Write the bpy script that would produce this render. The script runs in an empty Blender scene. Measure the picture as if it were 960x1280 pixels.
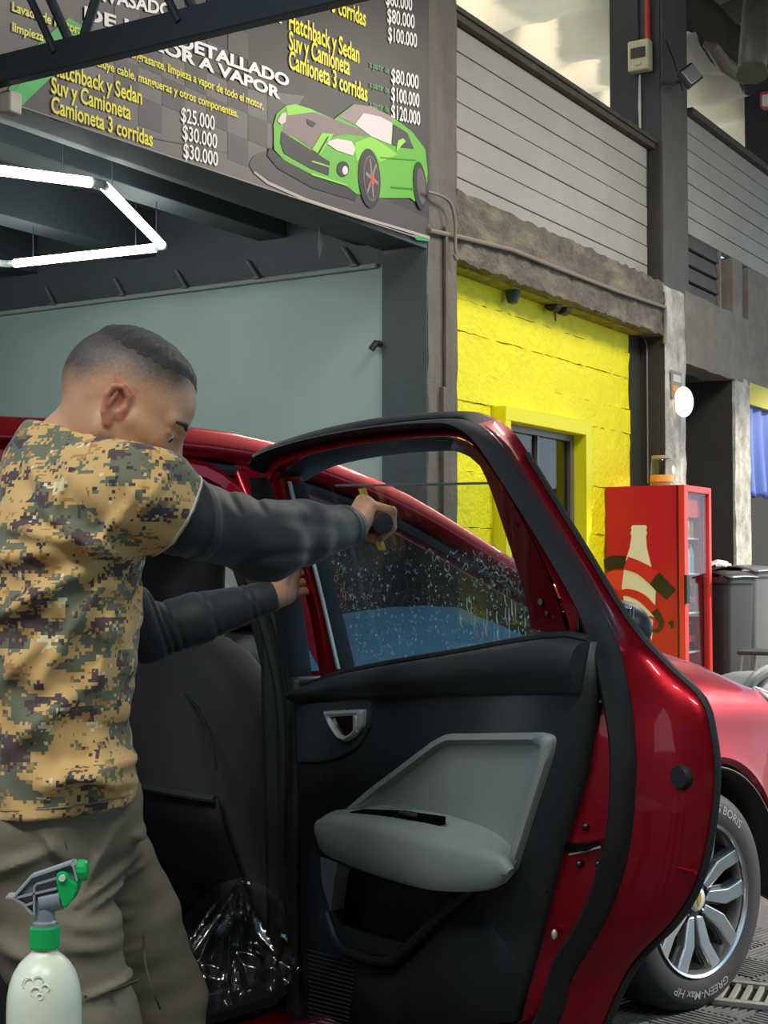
import bpy, bmesh, math, random
import numpy as np
from mathutils import Vector, Matrix, Euler
C = bpy.context.scene.collection
SC = bpy.context.scene
PI = math.pi
random.seed(7)

# ---------------------------------------------------------------- camera
CAMH = 1.28
FPX = 1850.0                       # focal length in pixels of the 960x1280 frame
PITCH = math.atan(72 / FPX)        # looks up about 2 degrees
cam_data = bpy.data.cameras.new('camera')
cam = bpy.data.objects.new('camera', cam_data)
C.objects.link(cam)
cam.location = (0, 0, CAMH)
cam.rotation_euler = (PI / 2 + PITCH, 0, 0)
cam_data.sensor_fit = 'VERTICAL'
cam_data.sensor_height = 24.0
cam_data.lens = FPX / 1280 * 24.0
cam_data.clip_start = 0.05
SC.camera = cam

# ---------------------------------------------------------------- sky, sun, exposure
SC.view_settings.view_transform = 'Standard'
SC.view_settings.look = 'None'
SC.view_settings.exposure = 0.12
SC.view_settings.gamma = 1.0
SC.view_settings.use_curve_mapping = False
world = bpy.data.worlds.new('sky')
SC.world = world
world.use_nodes = True
wn = world.node_tree.nodes
wl = world.node_tree.links
wn.clear()
wo = wn.new('ShaderNodeOutputWorld')
wb = wn.new('ShaderNodeBackground')
wt = wn.new('ShaderNodeTexCoord')
wz = wn.new('ShaderNodeSeparateXYZ')
wl.new(wt.outputs['Generated'], wz.inputs[0])
wr = wn.new('ShaderNodeValToRGB')              # clear sky: pale at the horizon, bluer higher up
wr.color_ramp.elements[0].position = 0.0
wr.color_ramp.elements[0].color = (.62, .70, .76, 1)
wr.color_ramp.elements[1].position = 0.9
wr.color_ramp.elements[1].color = (.20, .38, .66, 1)
e = wr.color_ramp.elements.new(.16)
e.color = (.40, .60, .78, 1)
wl.new(wz.outputs['Z'], wr.inputs[0])
wl.new(wr.outputs[0], wb.inputs[0])
wb.inputs[1].default_value = 1.7
wl.new(wb.outputs[0], wo.inputs[0])

def add_light(name, typ, loc, energy, color=(1, 1, 1), look=None, **kw):
    l = bpy.data.lights.new(name, typ)
    l.energy = energy
    l.color = color
    for k, v in kw.items():
        setattr(l, k, v)
    o = bpy.data.objects.new(name, l)
    C.objects.link(o)
    o.location = loc
    if look is not None:
        o.rotation_euler = (Vector(look) - Vector(loc)).to_track_quat('-Z', 'Y').to_euler()
    return o
add_light('sun', 'SUN', (12, 3, 8), 6.0, (1.0, 0.92, 0.78), look=(12 - .825, 3 - .197, 8 - .45), angle=math.radians(3))
# unseen fill lights added under the yard roof to brighten yard and front
for x, y, e, c in ((-2.6, -.6, 150, (.96, 1.0, .97)), (.6, -1.2, 150, (.96, 1.0, .97)), (2.3, 6.6, 190, (1, .93, .82)), (4.3, 9.6, 190, (1, .93, .82))):
    add_light('fill_light', 'AREA', (x, y, 5.4), e, c, look=(x, y + .4, 0), shape='RECTANGLE', size=2.4, size_y=.5)
add_light('bay_fill_light', 'AREA', (-3.2, 7.0, 3.35), 45, (.93, 1.0, .97), look=(-2.2, 8.6, 0), shape='RECTANGLE', size=1.8, size_y=.4)  # unseen fill light added to brighten the bay wall
# ---------------------------------------------------------------- projection helper (real points at a chosen depth)
def ray(px, py):
    a = (px - 480) / FPX
    b = (640 - py) / FPX
    c, s = math.cos(PITCH), math.sin(PITCH)
    return Vector((a, c - b * s, s + b * c))
def at(px, py, depth):
    r = ray(px, py)
    return Vector((0, 0, CAMH)) + r * (depth / r.y)
def on_plane(px, py, p0, n):
    r = ray(px, py)
    c = Vector((0, 0, CAMH))
    return c + r * (n.dot(p0 - c) / n.dot(r))

# ---------------------------------------------------------------- materials
def lin(c):
    if isinstance(c, str):
        c = tuple(int(c[i:i + 2], 16) for i in (0, 2, 4))
    if max(c) > 1.0 or isinstance(c[0], int):
        c = tuple(v / 255 for v in c)
    return tuple(v / 12.92 if v <= 0.04045 else ((v + 0.055) / 1.055) ** 2.4 for v in c[:3])
MATS = {}
def M(name, col, rough=0.5, metal=0.0, var=None, bump=None, coat=0.0, spec=0.5, emit=None, trans=0.0, ior=1.45, alpha=None, streak=None, sheen=0.0, coord='Object'):
    """plain principled material; var=(scale, amount, colour2), bump=(scale, strength), streak=(scale vec, amount, colour)"""
    if name in MATS:
        return MATS[name]
    m = bpy.data.materials.new(name)
    m.use_nodes = True
    nt = m.node_tree
    n, l = nt.nodes, nt.links
    b = n['Principled BSDF']
    c = lin(col)
    b.inputs['Base Color'].default_value = (*c, 1)
    b.inputs['Roughness'].default_value = rough
    b.inputs['Metallic'].default_value = metal
    b.inputs['Specular IOR Level'].default_value = spec
    b.inputs['Coat Weight'].default_value = coat
    b.inputs['Coat Roughness'].default_value = 0.04
    b.inputs['IOR'].default_value = ior
    b.inputs['Transmission Weight'].default_value = trans
    if sheen:
        b.inputs['Sheen Weight'].default_value = sheen
    if alpha is not None:
        b.inputs['Alpha'].default_value = alpha
    if emit:
        b.inputs['Emission Color'].default_value = (*lin(emit[0]), 1)
        b.inputs['Emission Strength'].default_value = emit[1]
    tc = None
    if var or bump or streak:
        tc = n.new('ShaderNodeTexCoord')
    last = None
    if var:
        t = n.new('ShaderNodeTexNoise')
        t.inputs['Scale'].default_value = var[0]
        t.inputs['Detail'].default_value = 6
        t.inputs['Roughness'].default_value = 0.65
        l.new(tc.outputs[coord], t.inputs['Vector'])
        r = n.new('ShaderNodeMapRange')
        r.inputs['From Min'].default_value = 0.35
        r.inputs['From Max'].default_value = 0.65
        r.inputs['To Max'].default_value = var[1]
        l.new(t.outputs['Fac'], r.inputs['Value'])
        x = n.new('ShaderNodeMix')
        x.data_type = 'RGBA'
        l.new(r.outputs[0], x.inputs['Factor'])
        x.inputs[6].default_value = (*c, 1)
        x.inputs[7].default_value = (*lin(var[2]), 1)
        last = x.outputs[2]
        l.new(last, b.inputs['Base Color'])
    if streak:
        mp = n.new('ShaderNodeMapping')
        mp.inputs['Scale'].default_value = streak[0]
        l.new(tc.outputs[coord], mp.inputs['Vector'])
        t = n.new('ShaderNodeTexNoise')
        t.inputs['Scale'].default_value = 1.0
        t.inputs['Detail'].default_value = 5
        l.new(mp.outputs[0], t.inputs['Vector'])
        r = n.new('ShaderNodeMapRange')
        r.inputs['From Min'].default_value = 0.5
        r.inputs['From Max'].default_value = 0.75
        r.inputs['To Max'].default_value = streak[1]
        l.new(t.outputs['Fac'], r.inputs['Value'])
        x = n.new('ShaderNodeMix')
        x.data_type = 'RGBA'
        l.new(r.outputs[0], x.inputs['Factor'])
        if last:
            l.new(last, x.inputs[6])
        else:
            x.inputs[6].default_value = (*c, 1)
        x.inputs[7].default_value = (*lin(streak[2]), 1)
        l.new(x.outputs[2], b.inputs['Base Color'])
    if bump:
        t = n.new('ShaderNodeTexNoise')
        t.inputs['Scale'].default_value = bump[0]
        t.inputs['Detail'].default_value = 8
        t.inputs['Roughness'].default_value = 0.6
        l.new(tc.outputs[coord], t.inputs['Vector'])
        u = n.new('ShaderNodeBump')
        u.inputs['Strength'].default_value = bump[1]
        u.inputs['Distance'].default_value = bump[2] if len(bump) > 2 else 0.01
        l.new(t.outputs['Fac'], u.inputs['Height'])
        l.new(u.outputs[0], b.inputs['Normal'])
    MATS[name] = m
    return m
def schlick(n, l, ior):
    """mirror share of a thin pane, the same from both sides"""
    f0 = ((ior - 1) / (ior + 1)) ** 2 * 1.9
    g = n.new('ShaderNodeNewGeometry')
    d = n.new('ShaderNodeVectorMath'); d.operation = 'DOT_PRODUCT'
    l.new(g.outputs['Normal'], d.inputs[0]); l.new(g.outputs['Incoming'], d.inputs[1])
    a = n.new('ShaderNodeMath'); a.operation = 'ABSOLUTE'; l.new(d.outputs['Value'], a.inputs[0])
    b = n.new('ShaderNodeMath'); b.operation = 'SUBTRACT'; b.inputs[0].default_value = 1; l.new(a.outputs[0], b.inputs[1])
    c = n.new('ShaderNodeMath'); c.operation = 'POWER'; l.new(b.outputs[0], c.inputs[0]); c.inputs[1].default_value = 5
    e = n.new('ShaderNodeMath'); e.operation = 'MULTIPLY_ADD'; l.new(c.outputs[0], e.inputs[0]); e.inputs[1].default_value = 1 - f0; e.inputs[2].default_value = f0
    return e.outputs[0]
def glass_mat(name, tint, gloss_ior=1.5, rough=0.0, extra=None):
    """thin pane: tinted see-through plus fresnel mirror"""
    if name in MATS:
        return MATS[name]
    m = bpy.data.materials.new(name)
    m.use_nodes = True
    n, l = m.node_tree.nodes, m.node_tree.links
    n.clear()
    o = n.new('ShaderNodeOutputMaterial')
    t = n.new('ShaderNodeBsdfTransparent')
    t.inputs[0].default_value = (*tint, 1)
    g = n.new('ShaderNodeBsdfGlossy')
    g.inputs['Roughness'].default_value = rough
    f = schlick(n, l, gloss_ior)
    x = n.new('ShaderNodeMixShader')
    l.new(f, x.inputs[0])
    l.new(t.outputs[0], x.inputs[1])
    l.new(g.outputs[0], x.inputs[2])
    l.new(x.outputs[0], o.inputs[0])
    MATS[name] = m
    return m

# ---------------------------------------------------------------- objects
def tag(o, label=None, cat=None, group=None, kind=None):
    if label: o['label'] = label
    if cat: o['category'] = cat
    if group: o['group'] = group
    if kind: o['kind'] = kind
    return o
def empty(name, loc=(0, 0, 0), rz=0.0, parent=None, label=None, cat=None, group=None, matrix=None):
    o = bpy.data.objects.new(name, None)
    o.empty_display_size = 0.1
    C.objects.link(o)
    if parent: o.parent = parent
    if matrix is not None:
        o.matrix_local = matrix
    else:
        o.location = loc
        o.rotation_euler = (0, 0, rz)
    return tag(o, label, cat, group)
def copy_tree(o, parent=None, **kw):
    c = o.copy()
    C.objects.link(c)
    if parent: c.parent = parent
    for ch in list(o.children):
        copy_tree(ch, c)
    return tag(c, **kw)
class MB:
    """collects shapes, becomes ONE mesh object"""
    def __init__(s):
        s.v = []; s.f = []; s.mi = []; s.m = Matrix.Identity(4); s.cur = 0
    def add(s, vs, fs):
        b = len(s.v)
        s.v += [s.m @ Vector(v) for v in vs]
        s.f += [tuple(i + b for i in f) for f in fs]
        s.mi += [s.cur] * len(fs)
        return s
    def box(s, c, size, rot=None):
        x, y, z = (k / 2 for k in size)
        vs = [Vector((a, b, d)) for a in (-x, x) for b in (-y, y) for d in (-z, z)]
        if rot is not None:
            r = rot if isinstance(rot, Matrix) else Euler(rot).to_matrix()
            vs = [r @ v for v in vs]
        c = Vector(c)
        return s.add([v + c for v in vs], [(0, 1, 3, 2), (4, 6, 7, 5), (0, 4, 5, 1), (2, 3, 7, 6), (0, 2, 6, 4), (1, 5, 7, 3)])
    def box2(s, a, b):
        a, b = Vector(a), Vector(b)
        d = b - a
        return s.box((a + b) / 2, (abs(d.x), abs(d.y), abs(d.z)))
    def tube(s, pts, r, n=10, cap=True, closed=False, up=None, sy=1.0):
        """round sweep; r is a number or one per point"""
        pts = [Vector(p) for p in pts]
        N = len(pts)
        rs = r if hasattr(r, '__len__') else [r] * N
        vs, fs = [], []
        prev = None
        for i, p in enumerate(pts):
            if closed:
                t = pts[(i + 1) % N] - pts[i - 1]
            else:
                t = pts[min(i + 1, N - 1)] - pts[max(i - 1, 0)]
            t.normalize()
            if prev is None:
                a = Vector(up) if up is not None else (Vector((0, 0, 1)) if abs(t.z) < 0.9 else Vector((1, 0, 0)))
            else:
                a = prev
            a = a - t * a.dot(t)
            a.normalize()
            prev = a
            b = t.cross(a)
            for k in range(n):
                w = 2 * PI * k / n
                vs.append(p + (a * math.cos(w) + b * math.sin(w) * sy) * rs[i])
        R = N if closed else N - 1
        for i in range(R):
            j = (i + 1) % N
            for k in range(n):
                k2 = (k + 1) % n
                fs.append((i * n + k, i * n + k2, j * n + k2, j * n + k))
        if cap and not closed:
            fs.append(tuple(range(n))[::-1])
            fs.append(tuple((N - 1) * n + k for k in range(n)))
        return s.add(vs, fs)
    def cyl(s, a, b, r, r2=None, n=16):
        return s.tube([a, b], [r, r if r2 is None else r2], n)
    def sweep(s, pts, prof, frames, closed_prof=True, caps=True):
        """prof: list of (a,b); frames: (A,B) vectors per point"""
        N, n = len(pts), len(prof)
        vs, fs = [], []
        for p, (A, B) in zip(pts, frames):
            for a, b in prof:
                vs.append(Vector(p) + Vector(A) * a + Vector(B) * b)
        for i in range(N - 1):
            for k in range(n if closed_prof else n - 1):
                k2 = (k + 1) % n
                fs.append((i * n + k, i * n + k2, (i + 1) * n + k2, (i + 1) * n + k))
        if caps and closed_prof:
            fs.append(tuple(range(n))[::-1])
            fs.append(tuple((N - 1) * n + k for k in range(n)))
        return s.add(vs, fs)
    def lathe(s, prof, c=(0, 0, 0), n=24, axis='z', cap=True, a0=0.0, a1=2 * PI):
        """prof: (radius, height) list"""
        vs, fs = [], []
        c = Vector(c)
        full = abs(a1 - a0 - 2 * PI) < 1e-6
        nn = n if full else n + 1
        for r, h in prof:
            for k in range(nn):
                w = a0 + (a1 - a0) * k / n
                p = (r * math.cos(w), r * math.sin(w), h)
                if axis == 'y': p = (p[0], p[2], p[1])
                if axis == 'x': p = (p[2], p[0], p[1])
                vs.append(Vector(p) + c)
        for i in range(len(prof) - 1):
            for k in range(n):
                k2 = (k + 1) % nn
                fs.append((i * nn + k, i * nn + k2, (i + 1) * nn + k2, (i + 1) * nn + k))
        if cap and full:
            if prof[0][0] > 1e-5: fs.append(tuple(range(nn))[::-1])
            if prof[-1][0] > 1e-5: fs.append(tuple((len(prof) - 1) * nn + k for k in range(nn)))
        return s.add(vs, fs)
    def prism(s, poly, f, t0, t1):
        """extrude a polygon; f(u,v,t) gives the point"""
        n = len(poly)
        vs = [f(u, v, t0) for u, v in poly] + [f(u, v, t1) for u, v in poly]
        fs = [tuple(range(n))[::-1], tuple(range(n, 2 * n))]
        for k in range(n):
            k2 = (k + 1) % n
            fs.append((k, k2, n + k2, n + k))
        return s.add(vs, fs)
    def grid(s, rows, wrap=False):
        """rows of equal-length point lists"""
        n = len(rows[0])
        vs = [p for r in rows for p in r]
        fs = []
        for i in range(len(rows) - 1):
            for k in range(n if wrap else n - 1):
                k2 = (k + 1) % n
                fs.append((i * n + k, i * n + k2, (i + 1) * n + k2, (i + 1) * n + k))
        return s.add(vs, fs)
    def sphere(s, c, r, n=16, m=10, sc=(1, 1, 1)):
        rows = []
        for i in range(m + 1):
            t = PI * i / m
            rows.append([Vector(c) + Vector((r * sc[0] * math.sin(t) * math.cos(2 * PI * k / n), r * sc[1] * math.sin(t) * math.sin(2 * PI * k / n), -r * sc[2] * math.cos(t))) for k in range(n)])
        return s.grid(rows, True)
    def build(s, name, mat, parent=None, smooth=35, bevel=0, seg=2, solid=0, sub=0, weld=False, soff=-1):
        me = bpy.data.meshes.new(name)
        me.from_pydata([tuple(v) for v in s.v], [], s.f)
        if not isinstance(mat, (list, tuple)): mat = [mat]
        for m in mat: me.materials.append(m)
        if len(mat) > 1: me.polygons.foreach_set('material_index', s.mi)
        bm = bmesh.new()
        bm.from_mesh(me)
        bmesh.ops.remove_doubles(bm, verts=bm.verts, dist=1e-5)
        bmesh.ops.recalc_face_normals(bm, faces=bm.faces)
        bm.to_mesh(me)
        bm.free()
        if smooth is not None:
            me.shade_smooth()
            if smooth < 180: me.set_sharp_from_angle(angle=math.radians(smooth))
        o = bpy.data.objects.new(name, me)
        C.objects.link(o)
        if parent: o.parent = parent
        if solid:
            md = o.modifiers.new('thick', 'SOLIDIFY'); md.thickness = solid; md.offset = soff
        if sub:
            md = o.modifiers.new('sub', 'SUBSURF'); md.levels = sub; md.render_levels = sub
        if bevel:
            md = o.modifiers.new('bevel', 'BEVEL'); md.width = bevel; md.segments = seg; md.limit_method = 'ANGLE'; md.angle_limit = math.radians(40)
            md.harden_normals = False
        return o
def struct(o):
    o['kind'] = 'structure'
    return o
def spline(pts, n, closed=False):
    """Catmull-Rom through pts (tuples of any length), n samples evenly by chord length"""
    P = np.array([tuple(p) for p in pts], float)
    if closed: P = np.vstack([P, P[:1]])
    seg = np.linalg.norm(np.diff(P, axis=0), axis=1)
    s = np.concatenate([[0], np.cumsum(seg)])
    t = np.linspace(0, s[-1], n, endpoint=not closed)
    T = np.zeros_like(P)
    N = len(P)
    for i in range(N):
        a, b = max(i - 1, 0), min(i + 1, N - 1)
        if closed and i in (0, N - 1):
            T[i] = (P[1] - P[-2]) / (seg[0] + seg[-1])
        else:
            T[i] = (P[b] - P[a]) / max(s[b] - s[a], 1e-9)
    out = []
    for x in t:
        i = min(int(np.searchsorted(s, x, 'right')) - 1, N - 2)
        h = max(seg[i], 1e-9)
        q = (x - s[i]) / h
        out.append(P[i] * (2*q**3 - 3*q*q + 1) + T[i] * h * (q**3 - 2*q*q + q) + P[i+1] * (-2*q**3 + 3*q*q) + T[i+1] * h * (q**3 - q*q))
    return [tuple(o) for o in out]
def rpoly(pts, r, n=4):
    """round the corners of a 2-D polygon"""
    out = []
    N = len(pts)
    for i in range(N):
        p, a, b = Vector(pts[i]), Vector(pts[i - 1]), Vector(pts[(i + 1) % N])
        rr = min(r, (a - p).length * .45, (b - p).length * .45)
        a = p + (a - p).normalized() * rr
        b = p + (b - p).normalized() * rr
        for k in range(n + 1):
            t = k / n
            out.append(tuple(a * (1 - t)**2 + p * 2 * t * (1 - t) + b * t * t))
    return out
def text_geo(body, bold=0.0, res=3):
    """flat letter mesh of unit size: vertices (x,y), faces, width"""
    cu = bpy.data.curves.new('tmp', 'FONT')
    cu.body = body
    cu.size = 1.0
    cu.resolution_u = res
    cu.offset = bold
    cu.fill_mode = 'FRONT'
    o = bpy.data.objects.new('tmp', cu)
    me = o.to_mesh()
    vs = [(v.co.x, v.co.y) for v in me.vertices]
    fs = [tuple(p.vertices) for p in me.polygons]
    o.to_mesh_clear()
    bpy.data.objects.remove(o)
    bpy.data.curves.remove(cu)
    return vs, fs

# ---------------------------------------------------------------- signed distance bodies meshed sparsely (one continuous surface)
def smin(a, b, k):
    if k <= 0: return np.minimum(a, b)
    h = np.clip(0.5 + 0.5 * (b - a) / k, 0, 1)
    return b * (1 - h) + a * h - k * h * (1 - h)
def smax(a, b, k): return -smin(-a, -b, k)
def sd_cone(P, a, b, ra, rb):
    a = np.asarray(a, float); b = np.asarray(b, float)
    ab = b - a
    t = np.clip(((P - a) @ ab) / max(ab @ ab, 1e-12), 0, 1)
    return np.linalg.norm(P - a - t[:, None] * ab, axis=1) - (ra + (rb - ra) * t)
def sd_ell(P, c, r, R=None):
    q = P - np.asarray(c, float)
    if R is not None: q = q @ R            # columns of R are the local axes
    r = np.asarray(r, float)
    k0 = np.linalg.norm(q / r, axis=1)
    k1 = np.linalg.norm(q / (r * r), axis=1)
    return np.where(k1 > 1e-9, k0 * (k0 - 1) / np.maximum(k1, 1e-9), -r.min())
def sd_chain(P, pts, rs, k=0.0):
    d = None
    for i in range(len(pts) - 1):
        e = sd_cone(P, pts[i], pts[i + 1], rs[i], rs[i + 1])
        d = e if d is None else smin(d, e, k)
    return d
def frame_axes(fwd, up):
    f = np.asarray(fwd, float); f = f / np.linalg.norm(f)
    u = np.asarray(up, float); u = u - f * (u @ f); u = u / np.linalg.norm(u)
    l = np.cross(u, f)
    return np.stack([f, l, u], 1)          # columns: forward, left, up
def sdf_mesh(fn, lo, hi, h, B=8, slack=1.3):
    lo = np.asarray(lo, float); hi = np.asarray(hi, float)
    nb = np.ceil((hi - lo) / (h * B)).astype(int) + 1
    I = np.stack(np.meshgrid(*[np.arange(k) for k in nb], indexing='ij'), -1).reshape(-1, 3)
    d = fn(lo + (I + 0.5) * h * B)
    I = I[np.abs(d) < 0.87 * h * B * slack + 2 * h]
    g = np.stack(np.meshgrid(*[np.arange(B + 1)] * 3, indexing='ij'), -1).reshape(-1, 3)
    off = [(a, b, c) for a in (0, 1) for b in (0, 1) for c in (0, 1)]
    edges = [(i, j) for i in range(8) for j in range(i + 1, 8) if bin(i ^ j).count('1') == 1]
    cells, verts, signs = [], [], []
    for s0 in range(0, len(I), 400):
        J = I[s0:s0 + 400]
        P = (J[:, None, :] * B + g[None]).astype(float)
        v = fn((lo + P * h).reshape(-1, 3)).reshape(len(J), B + 1, B + 1, B + 1)
        cv = np.stack([v[:, a:a + B, b:b + B, c:c + B] for a, b, c in off], -1)
        neg = cv < 0
        mix = neg.any(-1) & ~neg.all(-1)
        w = np.argwhere(mix)
        if not len(w): continue
        val = cv[mix]
        sg = neg[mix]
        acc = np.zeros((len(w), 3)); cnt = np.zeros(len(w))
        O = np.array(off, float)
        for a, b in edges:
            x = sg[:, a] != sg[:, b]
            t = val[x, a] / (val[x, a] - val[x, b])
            acc[x] += O[a] + (O[b] - O[a]) * t[:, None]
            cnt[x] += 1
        ci = J[w[:, 0]] * B + w[:, 1:]
        cells.append(ci)
        verts.append(lo + (ci + acc / cnt[:, None]) * h)
        signs.append(sg)
    cells = np.vstack(cells); verts = np.vstack(verts); signs = np.vstack(signs)
    dim = nb * B + 2
    key = lambda c: (c[:, 0] * dim[1] + c[:, 1]) * dim[2] + c[:, 2]
    K = key(cells)
    order = np.argsort(K)
    Ks = K[order]
    faces = []
    for ax, cor in ((0, 4), (1, 2), (2, 1)):
        x = signs[:, 0] != signs[:, cor]
        c = cells[x]
        sgn = signs[x, 0]
        u, w = [(1, 2), (2, 0), (0, 1)][ax]
        idx = []
        ok = np.ones(len(c), bool)
        for du, dw in ((0, 0), (-1, 0), (-1, -1), (0, -1)):
            e = c.copy(); e[:, u] += du; e[:, w] += dw
            k = key(e)
            p = np.clip(np.searchsorted(Ks, k), 0, len(Ks) - 1)
            ok &= (Ks[p] == k)
            idx.append(order[p])
        q = np.stack(idx, 1)
        q[~sgn] = q[~sgn][:, ::-1]
        faces.append(q[ok])
    return verts, np.vstack(faces)
def np_obj(name, v, f, mat, parent=None, cols=None):
    me = bpy.data.meshes.new(name)
    me.vertices.add(len(v)); me.vertices.foreach_set('co', v.astype(np.float32).ravel())
    me.loops.add(f.size); me.loops.foreach_set('vertex_index', f.astype(np.int32).ravel())
    me.polygons.add(len(f)); me.polygons.foreach_set('loop_start', np.arange(0, f.size, f.shape[1], dtype=np.int32))
    me.update(calc_edges=True)
    me.validate()
    me.materials.append(mat)
    me.shade_smooth()
    if cols is not None:
        a = me.color_attributes.new('pigment', 'FLOAT_COLOR', 'POINT')
        a.data.foreach_set('color', np.hstack([cols, np.ones((len(cols), 1))]).astype(np.float32).ravel())
    o = bpy.data.objects.new(name, me)
    C.objects.link(o)
    if parent: o.parent = parent
    return o
# ================================================================ SETTING
# the workshop front is one straight wall; its frame: x runs along it to the right and away, y into the building
GANG = math.radians(58.4)
GM = Matrix.Rotation(GANG, 4, 'Z')
def G(d, q, z): return GM @ Vector((d, q, z))
G_IN = (GM @ Vector((0, 1, 0)))
G_ALONG = (GM @ Vector((1, 0, 0)))
def gq(px, py, q):
    """(along, up) of a pixel on the plane y=q of the workshop front"""
    p = GM.inverted() @ on_plane(px, py, G(0, q, 0), G_IN)
    return p.x, p.z
def gobj(o):
    o.rotation_euler = (0, 0, GANG)
    return o
def rough_box(a, b, step=0.09, amp=0.008, seed=1):
    """box of small facets with uneven faces, like rough concrete"""
    rnd = random.Random(seed)
    a, b = Vector(a), Vector(b)
    bm = bmesh.new()
    bmesh.ops.create_cube(bm, size=1.0)
    for v in bm.verts:
        v.co = Vector([(a[i] + b[i]) / 2 + v.co[i] * (b[i] - a[i]) for i in range(3)])
    for ax in range(3):
        L = b[ax] - a[ax]
        n = max(1, int(L / step))
        for k in range(1, n):
            co = Vector((0, 0, 0)); co[ax] = a[ax] + L * k / n
            no = Vector((0, 0, 0)); no[ax] = 1
            bmesh.ops.bisect_plane(bm, geom=bm.verts[:] + bm.edges[:] + bm.faces[:], plane_co=co, plane_no=no)
    for v in bm.verts:
        v.co += Vector((rnd.uniform(-1, 1), rnd.uniform(-1, 1), rnd.uniform(-1, 1))) * amp
    return bm
def bm_obj(name, bm, mat, parent=None, smooth=50):
    me = bpy.data.meshes.new(name)
    bmesh.ops.recalc_face_normals(bm, faces=bm.faces)
    bm.to_mesh(me); bm.free()
    me.materials.append(mat)
    if smooth:
        me.shade_smooth(); me.set_sharp_from_angle(angle=math.radians(smooth))
    o = bpy.data.objects.new(name, me)
    C.objects.link(o)
    if parent: o.parent = parent
    return o

m_floor = M('yard concrete', (98, 98, 96), .85, var=(3, .7, (70, 70, 70)), bump=(40, .4, .01))
m_pillar = M('taupe painted concrete', (104, 97, 88), .8, var=(5, .6, (82, 76, 69)), bump=(22, .5, .02), streak=((6, 6, .7), .35, (140, 132, 120)))
m_beam = M('grimy concrete beam', (112, 103, 91), .8, var=(7, .8, (78, 71, 63)), bump=(30, .9, .03), streak=((3, 3, 9), .6, (158, 146, 124)))
m_dark = M('charcoal paint and side shade', (52, 50, 48), .6, var=(4, .5, (42, 43, 45)), bump=(25, .25, .01))
m_white_conc = M('pale worn concrete', (204, 200, 190), .85, var=(6, .8, (128, 122, 114)), bump=(25, .6, .02), streak=((9, 9, .8), .5, (92, 88, 82)))
m_lintel = M('grey plaster lintel', (132, 125, 115), .85, var=(5, .7, (108, 101, 92)), bump=(20, .5, .02))
m_yellow = M('bright yellow paint on rough render', (246, 236, 4), .55, var=(4, .7, (236, 222, 0)), bump=(16, .8, .03))
m_yellow_trim = M('bright yellow smooth trim', (232, 224, 10), .5)
m_baywall = M('grey green wall paint', (150, 168, 161), .55, var=(1.5, .6, (138, 156, 150)), bump=(30, .08, .01))
m_bayceil = M('dark ceiling steel', (64, 70, 74), .6, var=(2, .6, (52, 57, 62)))
m_board = M('pale grey fibre boards', (158, 154, 145), .7, var=(3, .6, (146, 142, 133)), bump=(30, .15, .01))
m_cap = M('dark capping rail', (58, 52, 45), .7, var=(12, .7, (84, 74, 60)))
m_film = M('white insulation film', (222, 214, 196), .45, var=(2, .4, (200, 190, 170)))
_n, _l = m_film.node_tree.nodes, m_film.node_tree.links      # translucency added so light from above brightens the film
_t = _n.new('ShaderNodeBsdfTranslucent'); _t.inputs[0].default_value = (.74, .64, .48, 1)
_x = _n.new('ShaderNodeMixShader'); _x.inputs[0].default_value = .55
_l.new(_n['Principled BSDF'].outputs[0], _x.inputs[1]); _l.new(_t.outputs[0], _x.inputs[2]); _l.new(_x.outputs[0], _n['Material Output'].inputs[0])
m_roof = M('dark corrugated roof', (62, 62, 64), .6)
m_purlin = M('purlin steel', (118, 112, 104), .6)
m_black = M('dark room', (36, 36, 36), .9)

# floor
o = struct(MB().box((4, 8, -0.05), (50, 44, .1)).build('floor', m_floor, smooth=None))

# pillars
o = struct(gobj(bm_obj('pillar_front', rough_box((7.74, 4.45, 0), (8.11, 4.77, 6.2), .12, .004, 1), m_pillar)))
struct(MB().box((7.93, 4.435, 1.2), (.10, .035, 2.4)).box((7.93, 4.43, 2.9), (.03, .02, 1.0)).build('edge_strip', m_pillar, o, smooth=None, bevel=.004))
struct(MB().box((7.734, 4.61, 1.6), (.014, .316, 3.25)).build('shaded_side', M('shaded column side', (62, 70, 72), .6, var=(5, .6, (52, 58, 60)), bump=(20, .3, .01)), o, smooth=None))  # darker sheet: shade of the left face put into its colour
o = struct(gobj(MB().box2((13.50, 4.475, 0), (13.53, 6.1, 3.06)).build('wall_storeroom_right', M('dark doorway paint', (46, 45, 44), .8, var=(3, .5, (60, 59, 57))), smooth=None)))
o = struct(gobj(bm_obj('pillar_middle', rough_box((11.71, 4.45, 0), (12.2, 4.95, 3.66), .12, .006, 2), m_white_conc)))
struct(MB().box((11.706, 4.7, 1.8), (.012, .5, 3.6)).build('shaded_side', m_dark, o, smooth=None))  # dark sheet carries the shade on this pillar's left side
struct(gobj(MB().box((12.015, 4.70, 5.1), (.61, .46, 3.2)).build('pillar_upper', M('charcoal steel column', (56, 54, 51), .55, var=(4, .5, (47, 48, 49)), streak=((8, 8, 1.2), .25, (100, 94, 84))), smooth=None, bevel=.006)))
struct(gobj(MB().box((12.015, 4.462, 4.98), (.60, .012, 2.9)).build('trim_1', M('lit taupe column face', (92, 87, 80), .65, var=(5, .6, (76, 71, 65))), smooth=None)))  # lighter sheet: light on the column's front put into its colour
struct(gobj(bm_obj('pillar_door', rough_box((13.52, 4.45, 0), (13.97, 4.8, 3.10), .12, .006, 3), m_white_conc)))
struct(gobj(MB().box((15.7, 4.78, 5.4), (.62, .3, 3.2)).build('pillar_far', m_dark, smooth=None, bevel=.006)))

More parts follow.
